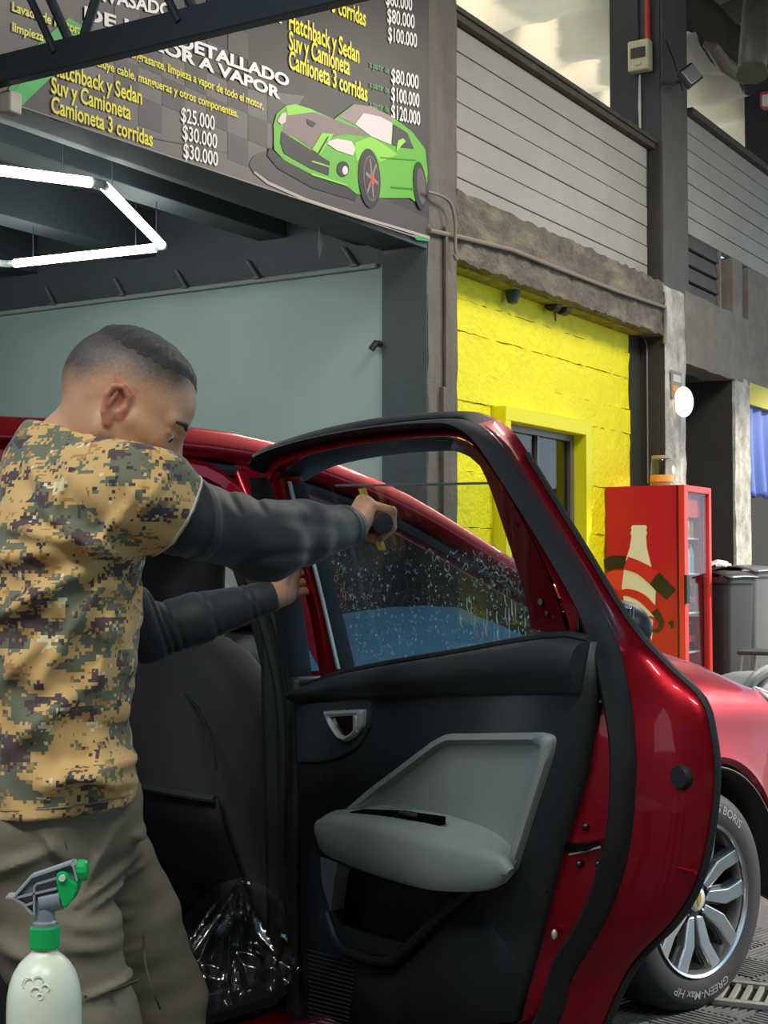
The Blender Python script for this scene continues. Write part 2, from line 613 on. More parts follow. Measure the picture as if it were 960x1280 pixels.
# beam over the yellow wall
struct(gobj(bm_obj('trim_2', rough_box((8.11, 4.45, 3.23), (11.72, 4.66, 3.68), .075, .011, 4), m_beam, smooth=25)))
struct(gobj(MB().box((9.8, 4.60, 3.232), (3.35, .13, .02)).build('trim_3', M('yellow overspray on soffit', (150, 146, 20), .8, var=(9, .8, (96, 90, 40))), smooth=None)))

# yellow wall: cast courses with recessed joints, a window opening from 9.15 to 10.42
wall = struct(gobj(MB().box2((8.11, 4.72, 0), (9.0, 4.86, 3.3)).box2((10.44, 4.72, 0), (11.46, 4.86, 3.3)).box2((9.0, 4.72, 0), (10.44, 4.86, 1.1)).box2((9.0, 4.72, 2.39), (10.44, 4.86, 3.3)).build('wall_yellow', m_yellow, smooth=None)))
zs = [0.0, .42, .80, 1.17, 1.56, 1.93, 2.40, 2.60, 2.86, 3.07, 3.3]
rnd = random.Random(3)
for i in range(len(zs) - 1):
    z0, z1 = zs[i] + .0015, zs[i + 1] - .0015
    spans = [(8.11, 11.46)] if not (1.1 < (z0 + z1) / 2 < 2.39) else [(8.11, 8.99), (10.45, 11.46)]
    for a, b in spans:
        cuts = [a]
        while b - cuts[-1] > 9: cuts.append(cuts[-1] + rnd.uniform(.9, 1.5))
        cuts.append(b)
        for c0, c1 in zip(cuts, cuts[1:]):
            dq = rnd.uniform(-.005, .005)
            bm_obj('cast_block', rough_box((c0 + (.003 if c0 > a else 0), 4.665 + dq, z0), (c1, 4.74, z1), .07, .006, i * 7 + int(c0)), m_yellow, wall, smooth=60)
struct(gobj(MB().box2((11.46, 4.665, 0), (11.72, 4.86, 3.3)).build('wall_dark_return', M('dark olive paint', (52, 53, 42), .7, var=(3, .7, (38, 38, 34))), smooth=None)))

# window_1 in the yellow wall: splayed reveal trim, steel frame, two panes
w = struct(gobj(MB().box2((10.34, 4.56, 1.0), (10.44, 4.76, 2.40)).box2((9.0, 4.56, 2.30), (10.34, 4.76, 2.40)).box2((9.0, 4.56, 1.0), (9.08, 4.76, 2.30)).box2((9.08, 4.56, 1.0), (10.34, 4.76, 1.08)).build('window_1', m_yellow_trim, smooth=None, bevel=.006)))
m_alu = M('dull aluminium frame', (112, 110, 108), .4, .6)
f = MB()
for a, b in (((10.27, 4.66, 1.08), (10.34, 4.72, 2.30)), ((9.08, 4.66, 1.08), (9.14, 4.72, 2.30)), ((9.14, 4.66, 2.25), (10.27, 4.72, 2.30)), ((9.14, 4.66, 1.08), (10.27, 4.72, 1.13)), ((9.70, 4.66, 1.13), (9.73, 4.72, 2.25))):
    f.box2(a, b)
f.build('window_frame', m_alu, w, smooth=None, bevel=.004)
m_wglass = glass_mat('window glass', (.55, .58, .56), 1.5)
MB().box2((9.14, 4.685, 1.13), (9.70, 4.691, 2.25)).build('pane', m_wglass, w, smooth=None)
MB().box2((9.73, 4.685, 1.13), (10.27, 4.691, 2.25)).build('pane', m_wglass, w, smooth=None)
# dark room behind the window
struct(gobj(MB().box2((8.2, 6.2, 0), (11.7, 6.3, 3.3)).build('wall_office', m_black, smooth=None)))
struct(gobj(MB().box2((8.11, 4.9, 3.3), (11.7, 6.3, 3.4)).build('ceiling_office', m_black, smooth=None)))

# pale boards above the beam, one object per board
def boards(name, d0, d1, q, z0, z1, n, slope=0.0):
    base = struct(gobj(MB().box2((d0, q + .02, z0), (d1, q + .06, z1)).build(name, m_board, smooth=None)))
    h = (z1 - z0) / n
    me = None
    for i in range(n):
        o = MB().box2((d0, q + random.uniform(-.003, .003), z0 + i * h + .004), (d1, q + .022, z0 + (i + 1) * h - .004)).build('board', m_board, base, smooth=None, bevel=.003, seg=1)
    return base
boards('wall_boarded_left', 8.11, 11.66, 4.58, 3.66, 4.82, 7)
struct(gobj(MB().box2((8.11, 4.52, 4.82), (11.72, 4.68, 4.91)).box2((8.11, 4.50, 4.865), (11.72, 4.58, 4.90)).build('trim_4', m_cap, smooth=None, bevel=.004)))
boards('wall_boarded_right', 12.33, 16.2, 4.47, 4.22, 5.27, 7)
struct(gobj(MB().box2((12.33, 4.41, 5.27), (16.2, 4.55, 5.33)).build('trim_5', m_cap, smooth=None, bevel=.004)))
# slatted vent and niche under the right boards
v = struct(gobj(MB().box2((12.25, 4.62, 3.66), (14.0, 4.7, 4.22)).build('wall_vent', m_black, smooth=None)))
m_slat = M('dark taupe slats', (82, 77, 71), .6, var=(6, .6, (66, 61, 56)))
for i in range(4):
    MB().box((12.72, 4.50, 3.73 + i * .145), (.90, .03, .130), (-.18, 0, 0)).build('slat', m_slat, v, smooth=None, bevel=.004)
struct(gobj(MB().box2((13.5, 4.45, 3.60), (13.78, 4.6, 4.22)).box2((13.16, 4.46, 3.66), (13.2, 4.6, 4.22)).build('trim_6', m_lintel, smooth=None, bevel=.005)))
# lintel over the dark doorway, wall beyond
struct(gobj(bm_obj('trim_7', rough_box((12.2, 4.45, 3.06), (13.97, 4.70, 3.69), .12, .006, 6), m_lintel)))
struct(gobj(MB().box2((14.02, 4.47, 3.09), (17.5, 4.6, 4.22)).build('wall_upper_right', m_lintel, smooth=None)))
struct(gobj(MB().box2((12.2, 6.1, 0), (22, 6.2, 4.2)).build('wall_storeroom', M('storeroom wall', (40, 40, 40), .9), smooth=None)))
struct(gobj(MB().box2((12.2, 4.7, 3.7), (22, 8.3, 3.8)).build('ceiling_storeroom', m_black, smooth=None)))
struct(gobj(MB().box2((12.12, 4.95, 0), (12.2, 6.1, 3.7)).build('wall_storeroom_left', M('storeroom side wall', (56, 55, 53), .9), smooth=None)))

# the open bay on the left: side wall, back wall, ceiling with joists, beam over its mouth
struct(gobj(MB().box2((7.74, 4.77, 0), (7.9, 13, 3.17)).build('wall_bay_right', m_baywall, smooth=None)))
struct(gobj(MB().box2((-1, 13, 0), (7.9, 13.15, 3.8)).build('wall_bay_back', m_baywall, smooth=None)))
struct(gobj(MB().box2((-1, 4.77, 3.72), (8.1, 13, 3.8)).build('ceiling_bay', m_bayceil, smooth=None)))
struct(gobj(MB().box2((7.74, 4.77, 3.17), (7.9, 13, 3.75)).build('wall_bay_upper', m_bayceil, smooth=None)))
for i, q in enumerate((5.5, 6.6, 7.7, 8.8, 9.9, 11.0)):
    struct(gobj(MB().box2((-1, q, 3.42), (7.74, q + .22, 3.72)).build('trim_%d' % (8 + i), m_bayceil, smooth=None, bevel=.006)))
struct(gobj(MB().box2((-1, 4.47, 3.25), (7.74, 4.77, 3.9)).box2((-1, 4.45, 3.225), (7.74, 4.475, 3.30)).build('trim_14', M('slate painted beam', (62, 70, 72), .6, var=(3, .6, (52, 58, 60))), smooth=None, bevel=.005)))
struct(gobj(MB().box2((-1, 4.80, 3.30), (7.72, 4.95, 3.45)).build('trim_15', m_bayceil, smooth=None, bevel=.005)))
struct(gobj(MB().box2((3.9, 4.45, 0), (4.25, 4.77, 6.0)).build('pillar_left', m_dark, smooth=None, bevel=.006)))
# conduit along the top of the bay wall with its straps
t = gobj(MB().tube([(7.715, 4.8, 3.16), (7.715, 12.9, 3.15)], .016, 8).build('wall_conduit', M('pale conduit', (150, 158, 154), .5)))
tag(t, 'thin pale conduit along the top edge of the grey green wall', 'conduit')
for q in (4.95, 5.7, 6.3, 6.85, 7.5, 8.3):
    MB().box((7.70, q, 3.17), (.05, .05, .012)).tube([(7.70, q, 3.17), (7.72, q + .10, 3.30)], .012, 6).build('strap', M('grey strap', (96, 104, 102), .5), t)

# white insulation film under the roof behind the boards: a sheet sagging between battens that run into the building
def film(name, d0, d1, qa, qb, seed):
    rnd = random.Random(seed)
    ph = [rnd.uniform(0, 6) for _ in range(8)]
    R = []
    nd, nq = 170, 40
    for j in range(nq + 1):
        t = j / nq
        L = []
        for i in range(nd + 1):
            d = d0 + (d1 - d0) * i / nd
            q = qa + t * (qb - qa) + .03 * math.sin(5 * d + ph[0])
            k = (d + .10 * math.sin(1.7 * q + ph[1]) + .06 * math.sin(.9 * d + ph[2])) / 1.05
            z = 6.46 - .15 * abs(math.sin(PI * k)) ** .8
            z += .035 * math.sin(3.1 * d - 2.3 * q + ph[3]) + .022 * math.sin(7.3 * d + 3.1 * q + ph[4]) + .016 * math.sin(11 * q - 4 * d + ph[5]) + .012 * abs(math.sin(9 * d + 6 * q + ph[6]))
            L.append(Vector((d, q, z)))
        R.append(L)
    return struct(gobj(MB().grid(R).build(name, m_film, smooth=180)))
film('ceiling_film', 7.9, 20.5, 4.84, 10, 1)
m_diffuser = M('milky diffusing sheet', (235, 232, 222), .6)
_n2, _l2 = m_diffuser.node_tree.nodes, m_diffuser.node_tree.links
_t2 = _n2.new('ShaderNodeBsdfTranslucent'); _t2.inputs[0].default_value = (.96, .92, .82, 1)
_l2.new(_t2.outputs[0], _n2['Material Output'].inputs[0])
struct(gobj(MB().box2((7.5, 5.2, 7.3), (24, 14, 7.31)).box2((7.5, 4.2, 7.3), (11.8, 5.2, 7.31)).build('ceiling_diffuser', m_diffuser, smooth=None)))  # unseen sheet added above the film to spread the sun evenly
# corrugated roof over the yard; it ends along the line x = 7.9 set by where the sun should reach
r = MB()
RZ = lambda q: 6.75 + (q - 4.4) * .10
def roof_edge(d):
    q = 4.2
    while q > -9:
        X, Y = .524 * d - .852 * q, .852 * d + .524 * q
        if X > 9.9: break
        q -= .1
    return q
for i in range(int(33 / .12)):
    d = -8 + i * .12
    q0, q1 = roof_edge(d), (4.22 if d < 11.8 else 5.3)
    if q0 > 4.1: continue
    r.add([(d, q0, RZ(q0)), (d + .06, q0, RZ(q0) + .035), (d + .06, q1, RZ(q1) + .035), (d, q1, RZ(q1))], [(0, 1, 2, 3)])
    r.add([(d + .06, q0, RZ(q0) + .035), (d + .12, q0, RZ(q0)), (d + .12, q1, RZ(q1)), (d + .06, q1, RZ(q1) + .035)], [(0, 1, 2, 3)])
struct(gobj(r.build('ceiling_roof', m_roof, smooth=None, solid=.004)))
# unseen sheet added for its blue reflection and to keep sun off the door
m_added_screen = M('blue tarpaulin', (104, 178, 232), .5, var=(3, .3, (90, 164, 220)))
_n, _l = m_added_screen.node_tree.nodes, m_added_screen.node_tree.links
_t = _n.new('ShaderNodeBsdfTranslucent'); _t.inputs[0].default_value = (.20, .60, .92, 1)
_x = _n.new('ShaderNodeMixShader'); _x.inputs[0].default_value = .6
_l.new(_n['Principled BSDF'].outputs[0], _x.inputs[1]); _l.new(_t.outputs[0], _x.inputs[2]); _l.new(_x.outputs[0], _n['Material Output'].inputs[0])
struct(MB().grid([[Vector((7.0 + .04 * math.sin(y * 5) * (1 - z / 6), y, z)) for y in np.linspace(.8, 5.6, 60)] for z in (.02, 1.5, 3.0, 4.3, 5.3)]).build('wall_added_screen', m_added_screen, smooth=180))
m_far = M('plain yard wall concrete', (96, 94, 90), .85)  # plain concrete in one even colour
struct(gobj(MB().box2((-8, -9.2, 0), (.5, -9, 5.5)).build('wall_opposite', m_far, smooth=None)))
struct(gobj(MB().box2((-8.2, -9, 0), (-8, 5, 6.6)).build('wall_behind', m_far, smooth=None)))
for i, q in enumerate((3.3, 4.52, 5.3, 6.4)):
    struct(gobj(MB().box((16.6, q, RZ(q) - .07), (9, .07, .10)).build('trim_%d' % (16 + i), m_purlin, smooth=None)))
# ================================================================ CAR (x forward, y left, z up; origin on the ground under the front axle)
TH = math.radians(46)
CH = Vector((math.sin(TH), math.cos(TH), 0))
CR = Vector((math.cos(TH), -math.sin(TH), 0))
CO = Vector((0.93, 4.32, 0)) - CR * 0.88
CARM = Matrix.Translation(CO) @ Matrix.Rotation(PI / 2 - TH, 4, 'Z')
CARI = CARM.inverted()
m_red = M('metallic candy red paint', (152, 9, 26), .36, .7, coat=.5, spec=.4)
m_rubber = M('black rubber seal', (27, 29, 30), .55, bump=(120, .05, .002))
m_trim = M('black interior plastic', (30, 33, 35), .5, bump=(260, .15, .002))
m_trim2 = M('charcoal interior plastic', (44, 48, 50), .45, bump=(240, .12, .002))
m_grey = M('light grey soft trim', (128, 135, 132), .5, bump=(300, .12, .002))
m_fabric = M('black seat fabric', (36, 38, 40), .8, bump=(400, .3, .002), sheen=.3)
m_silver = M('satin silver trim', (196, 198, 198), .38, .6)
m_pgloss = M('gloss black plastic', (12, 13, 14), .12)
m_carglass = glass_mat('tinted car glass', (.06, .07, .07), 2.8)
m_clearglass = glass_mat('clear car glass', (.80, .86, .84), 1.5)

car = empty('car', CO, PI / 2 - TH, label='red compact SUV with its right rear door open beside the man', cat='car')
def mir(p): return Vector((p[0], -p[1], p[2]))

# ---- nose: hood, fenders (lofted stations)
ST = [(-.52, 1.125, 1.00, .92), (-.30, 1.118, 1.0, .92), (-.10, 1.100, 1.0, .92), (.08, 1.072, 1.0, .915), (.25, 1.032, .995, .905), (.40, .985, .985, .89), (.52, .935, .965, .865), (.62, .870, .93, .82), (.70, .81, .88, .78), (.76, .71, .82, .70)]
def hood_row(x, zc, w, sh, sgn):
    W = lambda y: sgn * y * w
    return [Vector((x, 0, zc)), Vector((x, W(.25), zc + .004)), Vector((x, W(.45), zc - .004)), Vector((x, W(.58), zc - .022)), Vector((x, W(.70), zc - .05)), Vector((x, W(.72), zc - .056))]
def arch_z(x):
    r = .385
    return .335 + math.sqrt(r * r - x * x) if abs(x) < r * .995 else None
def fender_row(x, zc, w, sh, sgn):
    W = lambda y: sgn * y * w
    az = arch_z(x)
    zb = az if az is not None else .30
    zb = max(zb, .30)
    top = zc - .058
    return [Vector((x, W(.725), top)), Vector((x, W(.79), top - .022)), Vector((x, W(.845), sh + .012)), Vector((x, W(.875), sh - .035)), Vector((x, W(.885), sh - .09 if sh - .09 > zb + .06 else zb + .06)), Vector((x, W(.90), zb + .05)), Vector((x, W(.91), zb + .018)), Vector((x, W(.895), zb)), Vector((x, W(.84), zb + .004))]
xs = np.linspace(-.52, .76, 45)
stc = np.array(ST)
def stat(x): return [float(np.interp(x, stc[:, 0], stc[:, k])) for k in (1, 2, 3)]
hood = MB().grid([[p for p in (hood_row(x, *stat(x), -1)[::-1] + hood_row(x, *stat(x), 1)[1:])] for x in xs if x < .66]).build('hood', m_red, car, smooth=60, solid=.012)
for sg, nm in ((-1, 'fender'), (1, 'fender')):
    MB().grid([fender_row(x, *stat(x), sg) for x in xs]).build(nm, m_red, car, smooth=40, solid=.01)
    a = MB()
    a.lathe([(.375, -.02), (.372, .16), (.30, .30)], (0, 0, .335), 40, axis='y', cap=False, a0=-.15, a1=PI + .15)
    for v in a.v: v.y = sg * (.88 - v.y)
    a.build('wheel_arch_liner', m_rubber, car, solid=.006)
# bumper and grille
b = MB()
rows = []
for z, k in ((.22, .93), (.34, 1.0), (.50, 1.02), (.62, 1.0), (.70, .97)):
    r = []
    for t in np.linspace(-1, 1, 25):
        y = t * .84 * min(1, k)
        x = .80 * k - .20 * abs(t) ** 3.2 - .02
        r.append(Vector((x, y, z)))
    rows.append(r)
b.grid(rows).build('bumper', m_red, car, smooth=60, solid=.02)
MB().box((.70, 0, .60), (.06, 1.0, .22)).build('grille', m_pgloss, car, bevel=.02)
for sg in (-1, 1):
    R = []
    for i in range(12):
        t = i / 11
        x = .355 + .385 * t
        fr_ = fender_row(x, *stat(x), sg)
        k1 = min(1, .12 + 1.5 * t)
        P = [fr_[1].lerp(fr_[2], .6), fr_[3], fr_[4], fr_[5]]
        row = []
        for j in range(7):
            q = j / 6 * k1 * 3
            k = min(int(q), 2)
            p = P[k].lerp(P[k + 1], q - k)
            row.append(Vector((p.x + .008, p.y * 1.008 + sg * .002, p.z + .007)))
        R.append(row)
    o = MB().grid(R).build('headlight', M('headlight lens', (205, 208, 205), .08, .3, coat=1), car, smooth=60, solid=.012, soff=-1)
    MB().box((.60, sg * .80, .85), (.10, .10, .05)).build('lamp_reflector', m_silver, o, bevel=.01)

# ---- right side panels, front door, sill, pillars, roof
def side_rows(x0, x1, sgn, n=8):
    prof = [(.30, .855), (.36, .885), (.55, .902), (.74, .915), (.86, .905), (.97, .885), (1.055, .862)]
    return [[Vector((x0 + (x1 - x0) * i / n, sgn * y, z + .012 * (0 if z < 1 else 1) * (1 - i / n))) for z, y in prof] for i in range(n + 1)]
for sg in (-1, 1):
    fd = MB().grid(side_rows(-.53, -1.50, sg)).build('front_door', m_red, car, smooth=60, solid=.02)
    MB().grid([[Vector((-.53 - .97 * i / 8, sg * y, z)) for z, y in ((.36, .80), (.7, .82), (1.04, .80))] for i in range(9)]).build('inner_panel', m_trim, fd, solid=.01)
    RAIL = spline([(-.24, .765, 1.055), (-.45, .745, 1.155), (-.80, .70, 1.325), (-1.10, .65, 1.46), (-1.5, .61, 1.555), (-2.0, .595, 1.562), (-2.6, .60, 1.525), (-3.1, .63, 1.43), (-3.5, .70, 1.18)], 40)
    RAIL = [Vector((p[0], sg * p[1], p[2])) for p in RAIL]
    fr = [(Vector((0, -sg * .35, .94)).normalized(), Vector((0, sg * .94, .35)).normalized())] * len(RAIL)
    pr = rpoly([(.028, -.05), (.034, .0), (.022, .05), (-.034, .062), (-.046, .03), (-.03, -.05)], .012, 3)
    MB().sweep(RAIL, pr, fr).build('roof_rail', m_red, car, smooth=50)
    # window weatherstrip under the rail
    MB().tube([p + Vector((0, sg * .028, -.052)) for p in RAIL[2:22]], .016, 8).build('drip_seal', m_rubber, car)
    # b pillar
    BP = [(-1.485, .845, .33), (-1.485, .86, .7), (-1.485, .845, 1.02), (-1.50, .735, 1.30), (-1.52, .62, 1.53)]
    MB().sweep([Vector((x, sg * y, z)) for x, y, z in spline(BP, 20)], rpoly([(-.03, -.075), (-.03, .02), (.045, .03), (.045, -.06)], .012, 3), [(Vector((1, 0, 0)), Vector((0, sg, 0)))] * 20).build('pillar', m_red if True else m_trim, car, smooth=50)
    MB().sweep([Vector((x + .0, sg * (y - .075), z)) for x, y, z in spline(BP, 20)], rpoly([(-.055, -.03), (-.055, .03), (.055, .03), (.055, -.03)], .015, 3), [(Vector((1, 0, 0)), Vector((0, sg, 0)))] * 20).build('pillar_trim', m_trim, car, smooth=50)
    # sill
    MB().sweep([Vector((x, sg * y, z)) for x, y, z in ((-.40, .80, .27), (-1.5, .82, .265), (-2.45, .82, .265), (-2.62, .80, .33))], rpoly([(-.07, -.10), (.05, -.10), (.062, .02), (.03, .075), (-.06, .065)], .02, 3), [(Vector((0, 0, 1)), Vector((0, sg, 0)))] * 4).build('sill', m_red, car, smooth=50)
    MB().box((-2.05, sg * .765, .335), (1.0, .10, .03)).build('scuff_plate', m_trim2, car, bevel=.006)
    # rear quarter
    Q = [[Vector((x, sg * y, z)) for z, y in ((max(.30, zb), .88), (max(.30, zb) * .5 + .45, .90), (.90, .90), (1.08, .85))] for x, zb in ((-2.62, .62), (-2.75, .70), (-2.95, .71), (-3.05, .66), (-3.1, .30), (-3.4, .30), (-3.45, .40))]
    MB().grid(Q).build('rear_quarter', m_red, car, smooth=60, solid=.02)
    cp = [(-3.0, .80, 1.08), (-3.05, .74, 1.28), (-2.98, .64, 1.50)]
    MB().sweep([Vector((x, sg * y, z)) for x, y, z in spline(cp, 8)], rpoly([(-.22, -.03), (-.22, .03), (.20, .03), (.20, -.03)], .015, 3), [(Vector((1, 0, 0)), Vector((0, sg, 0)))] * 8).build('pillar', m_red, car, smooth=50)
# windows: front door glass on both sides, rear left glass
for sg in (-1, 1):
    g = MB()
    R = []
    for i in range(9):
        t = i / 8
        x = -.56 - .94 * t
        rail = np.array([(p.x, abs(p.y), p.z) for p in RAIL])
        o = np.argsort(rail[:, 0])
        zt = float(np.interp(x, rail[o, 0], rail[o, 2])) - .03
        yt = float(np.interp(x, rail[o, 0], rail[o, 1])) + .02
        R.append([Vector((x, sg * (.862 + (yt - .862) * k), 1.055 + (zt - 1.055) * k + 0)) for k in (0, .25, .5, .75, 1)])
        for k, p in zip((0, .25, .5, .75, 1), R[-1]): p.y += sg * .02 * math.sin(PI * k)
    g.grid(R).build('front_door_glass', m_carglass, car, smooth=180)
g = MB().grid([[Vector((x, .865, 1.06)), Vector((x, .78, 1.28)), Vector((x, .63, 1.54))] for x in (-1.66, -2.2, -2.75)]).build('rear_door_glass_left', m_clearglass, car, smooth=180)
MB().grid([[Vector((x, .86, .32)), Vector((x, .905, .7)), Vector((x, .87, 1.05))] for x in (-1.5, -2.05, -2.65)]).build('rear_door_left', m_red, car, smooth=180, solid=.03)
# roof skin and windscreen
R = []
for x in np.linspace(-1.12, -3.15, 24):
    p = [q for q in RAIL]
    o = np.argsort([q.x for q in p])
    X = np.array([p[i].x for i in o]); Y = np.array([abs(p[i].y) for i in o]); Z = np.array([p[i].z for i in o])
    y = float(np.interp(x, X, Y)) - .03; z = float(np.interp(x, X, Z)) + .012
    R.append([Vector((x + .08 * (1 - (k / 8 - 1) ** 2) * (1 if x > -1.5 else 0), (k / 8 - 1) * y, z + .034 * (1 - abs(k / 8 - 1) ** 2.4))) for k in range(17)])
MB().grid(R).build('roof', m_red, car, smooth=180, solid=.02)
R2 = []
for i in range(9):
    t = i / 8
    x = -.30 + (-1.10 + .30) * t
    z = 1.13 + (1.50 - 1.13) * (t ** .93)
    y = .755 + (.615 - .755) * t
    R2.append([Vector((x + .12 * (1 - (k / 6 - 1) ** 2) * (1 - .4 * t), (k / 6 - 1) * y, z + .02 * (1 - (k / 6 - 1) ** 2))) for k in range(13)])
MB().grid(R2).build('windscreen', m_clearglass, car, smooth=180)
MB().box((-3.42, 0, .70), (.06, 1.6, .8)).build('tailgate', m_red, car, bevel=.02)
MB().box((-1.95, 0, .28), (2.9, 1.56, .06)).build('floor_pan', m_trim, car)
d = MB()
d.grid([[Vector((x, y, z)) for x, z in ((-.30, 1.06), (-.50, 1.07), (-.75, 1.03), (-.86, .93), (-.84, .70), (-.70, .45))] for y in np.linspace(-.78, .78, 9)])
d.build('dashboard', m_trim, car, smooth=60, solid=.03)
rg = [Vector((-.95 + .07 * math.sin(a), .38 + .18 * math.cos(a), .98 + .17 * math.sin(a))) for a in np.linspace(0, 2 * PI, 32, endpoint=False)]
MB().tube(rg, .014, 8, closed=True).tube([rg[0], rg[16]], .018, 8).tube([rg[24], Vector((-.86, .38, .93))], .02, 8).build('steering_wheel', m_trim, car)
m_belt = M('grey seat belt webbing', (150, 154, 152), .7)

# ---- front seats (back side faces the camera)
def seat(y0):
    rows = []
    for z, xc, th, hw in ((.42, -1.28, .10, .25), (.55, -1.33, .12, .265), (.75, -1.40, .13, .275), (.92, -1.45, .125, .272), (1.02, -1.475, .11, .25), (1.08, -1.49, .095, .205), (1.115, -1.495, .07, .14), (1.125, -1.495, .02, .05)):
        r = []
        for k in range(24):
            a = 2 * PI * k / 24
            c, s_ = math.cos(a), math.sin(a)
            r.append(Vector((xc + th * math.copysign(abs(c) ** .6, c), y0 + hw * math.copysign(abs(s_) ** .55, s_), z)))
        rows.append(r)
    m = MB().grid(rows, True)
    m.add(rows[0], [tuple(range(24))])
    st = m.build('seat_backrest', m_fabric, car, smooth=60)
    # map pocket panel and its seam
    pk = MB()
    R = []
    for z, x in ((.44, -1.41), (.55, -1.465), (.66, -1.512), (.745, -1.538)):
        R.append([Vector((x - .012 * (1 - (t / 4 - 1) ** 4), y0 + (t / 4 - 1) * .20, z)) for t in range(9)])
    pk.grid(R).build('seat_pocket', M('black seat pocket', (24, 26, 28), .7), st, smooth=60, solid=.01)
    MB().tube([R[-1][k] + Vector((-.004, 0, .0)) for k in range(9)], .009, 8).build('pocket_hem', M('dark grey hem', (52, 55, 57), .7), st)
    MB().tube([Vector((-1.575, y0 + .25 * math.cos(a) * (1 if True else 0), .80 + .22 * math.sin(a))) for a in np.linspace(.1, PI - .1, 14)], .004, 6).build('seam', M('dark seam', (20, 21, 22), .8), st)
    c = MB()
    R = []
    for z, th, hw in ((1.175, .025, .09), (1.185, .045, .125), (1.22, .058, .145), (1.30, .06, .148), (1.36, .055, .135), (1.385, .04, .11), (1.395, .01, .05)):
        r = []
        for k in range(24):
            a = 2 * PI * k / 24
            cc, s_ = math.cos(a), math.sin(a)
            r.append(Vector((-1.50 - (1.3 - z) * -.02 + th * math.copysign(abs(cc) ** .7, cc), y0 + hw * math.copysign(abs(s_) ** .6, s_), z)))
        R.append(r)
    c.grid(R, True).add(R[0], [tuple(range(24))])
    hd = c.build('headrest', m_fabric, car, smooth=60)
    MB().cyl((-1.49, y0 - .06, 1.08), (-1.495, y0 - .06, 1.20), .007).build('headrest_post', m_silver, hd)
    MB().cyl((-1.49, y0 + .06, 1.08), (-1.495, y0 + .06, 1.20), .007).build('headrest_post', m_silver, hd)
    MB().box((-1.08, y0, .50), (.52, .52, .16)).build('seat_cushion', m_fabric, car, bevel=.05, seg=3)
seat(-.37)
seat(.37)
MB().box((-2.45, 0, .52), (.55, 1.3, .18)).build('rear_seat_cushion', m_fabric, car, bevel=.05, seg=3)
MB().box((-2.78, 0, .85), (.16, 1.3, .6), (0, -.25, 0)).build('rear_seat_backrest', m_fabric, car, bevel=.05, seg=3)

# ---- rubber seal round the open rear doorway
AP = [(-1.545, -.80, .45), (-1.535, -.815, .75), (-1.535, -.80, 1.02), (-1.55, -.70, 1.28), (-1.575, -.615, 1.44), (-1.66, -.59, 1.50), (-2.1, -.575, 1.512), (-2.5, -.58, 1.475), (-2.72, -.66, 1.36), (-2.78, -.80, 1.05), (-2.74, -.82, .85), (-2.60, -.81, .66), (-2.50, -.80, .48), (-2.38, -.80, .38), (-2.1, -.80, .365), (-1.72, -.80, .365), (-1.59, -.80, .385)]
sl = spline(AP, 90, closed=True)
MB().tube(sl, .017, 8, closed=True).build('doorway_seal', m_rubber, car)
fl0 = [(x + .016 * (1 if x > -2.2 else -1), y - .045, z) for x, y, z in sl]
hi_ = [k for k in range(90) if sl[k][2] > 1.2]
MB().tube([fl0[k] for k in hi_], .030, 8).build('doorway_flange', m_red, car)
k0 = hi_[-1]
MB().tube([fl0[(k0 + k) % 90] for k in range(90 - len(hi_) + 2)], .030, 8).build('sill_trim', m_rubber, car)
lo_ = [k for k in range(90) if sl[k][0] > -1.62 and .40 < sl[k][2] < 1.22]
MB().tube([(sl[k][0] + .030, sl[k][1] - .012, sl[k][2]) for k in lo_], .034, 10).build('pillar_boot', m_rubber, car)
bt = MB()
p = [CARI @ at(339, 772, 3.36), CARI @ at(350, 858, 3.33)]
bt.sweep(p, [(-.008, -.001), (.008, -.001), (.008, .001), (-.008, .001)], [(Vector((1, 0, 0)), Vector((0, 1, 0)))] * 2)
bt.build('seat_belt', m_belt, car, smooth=None)

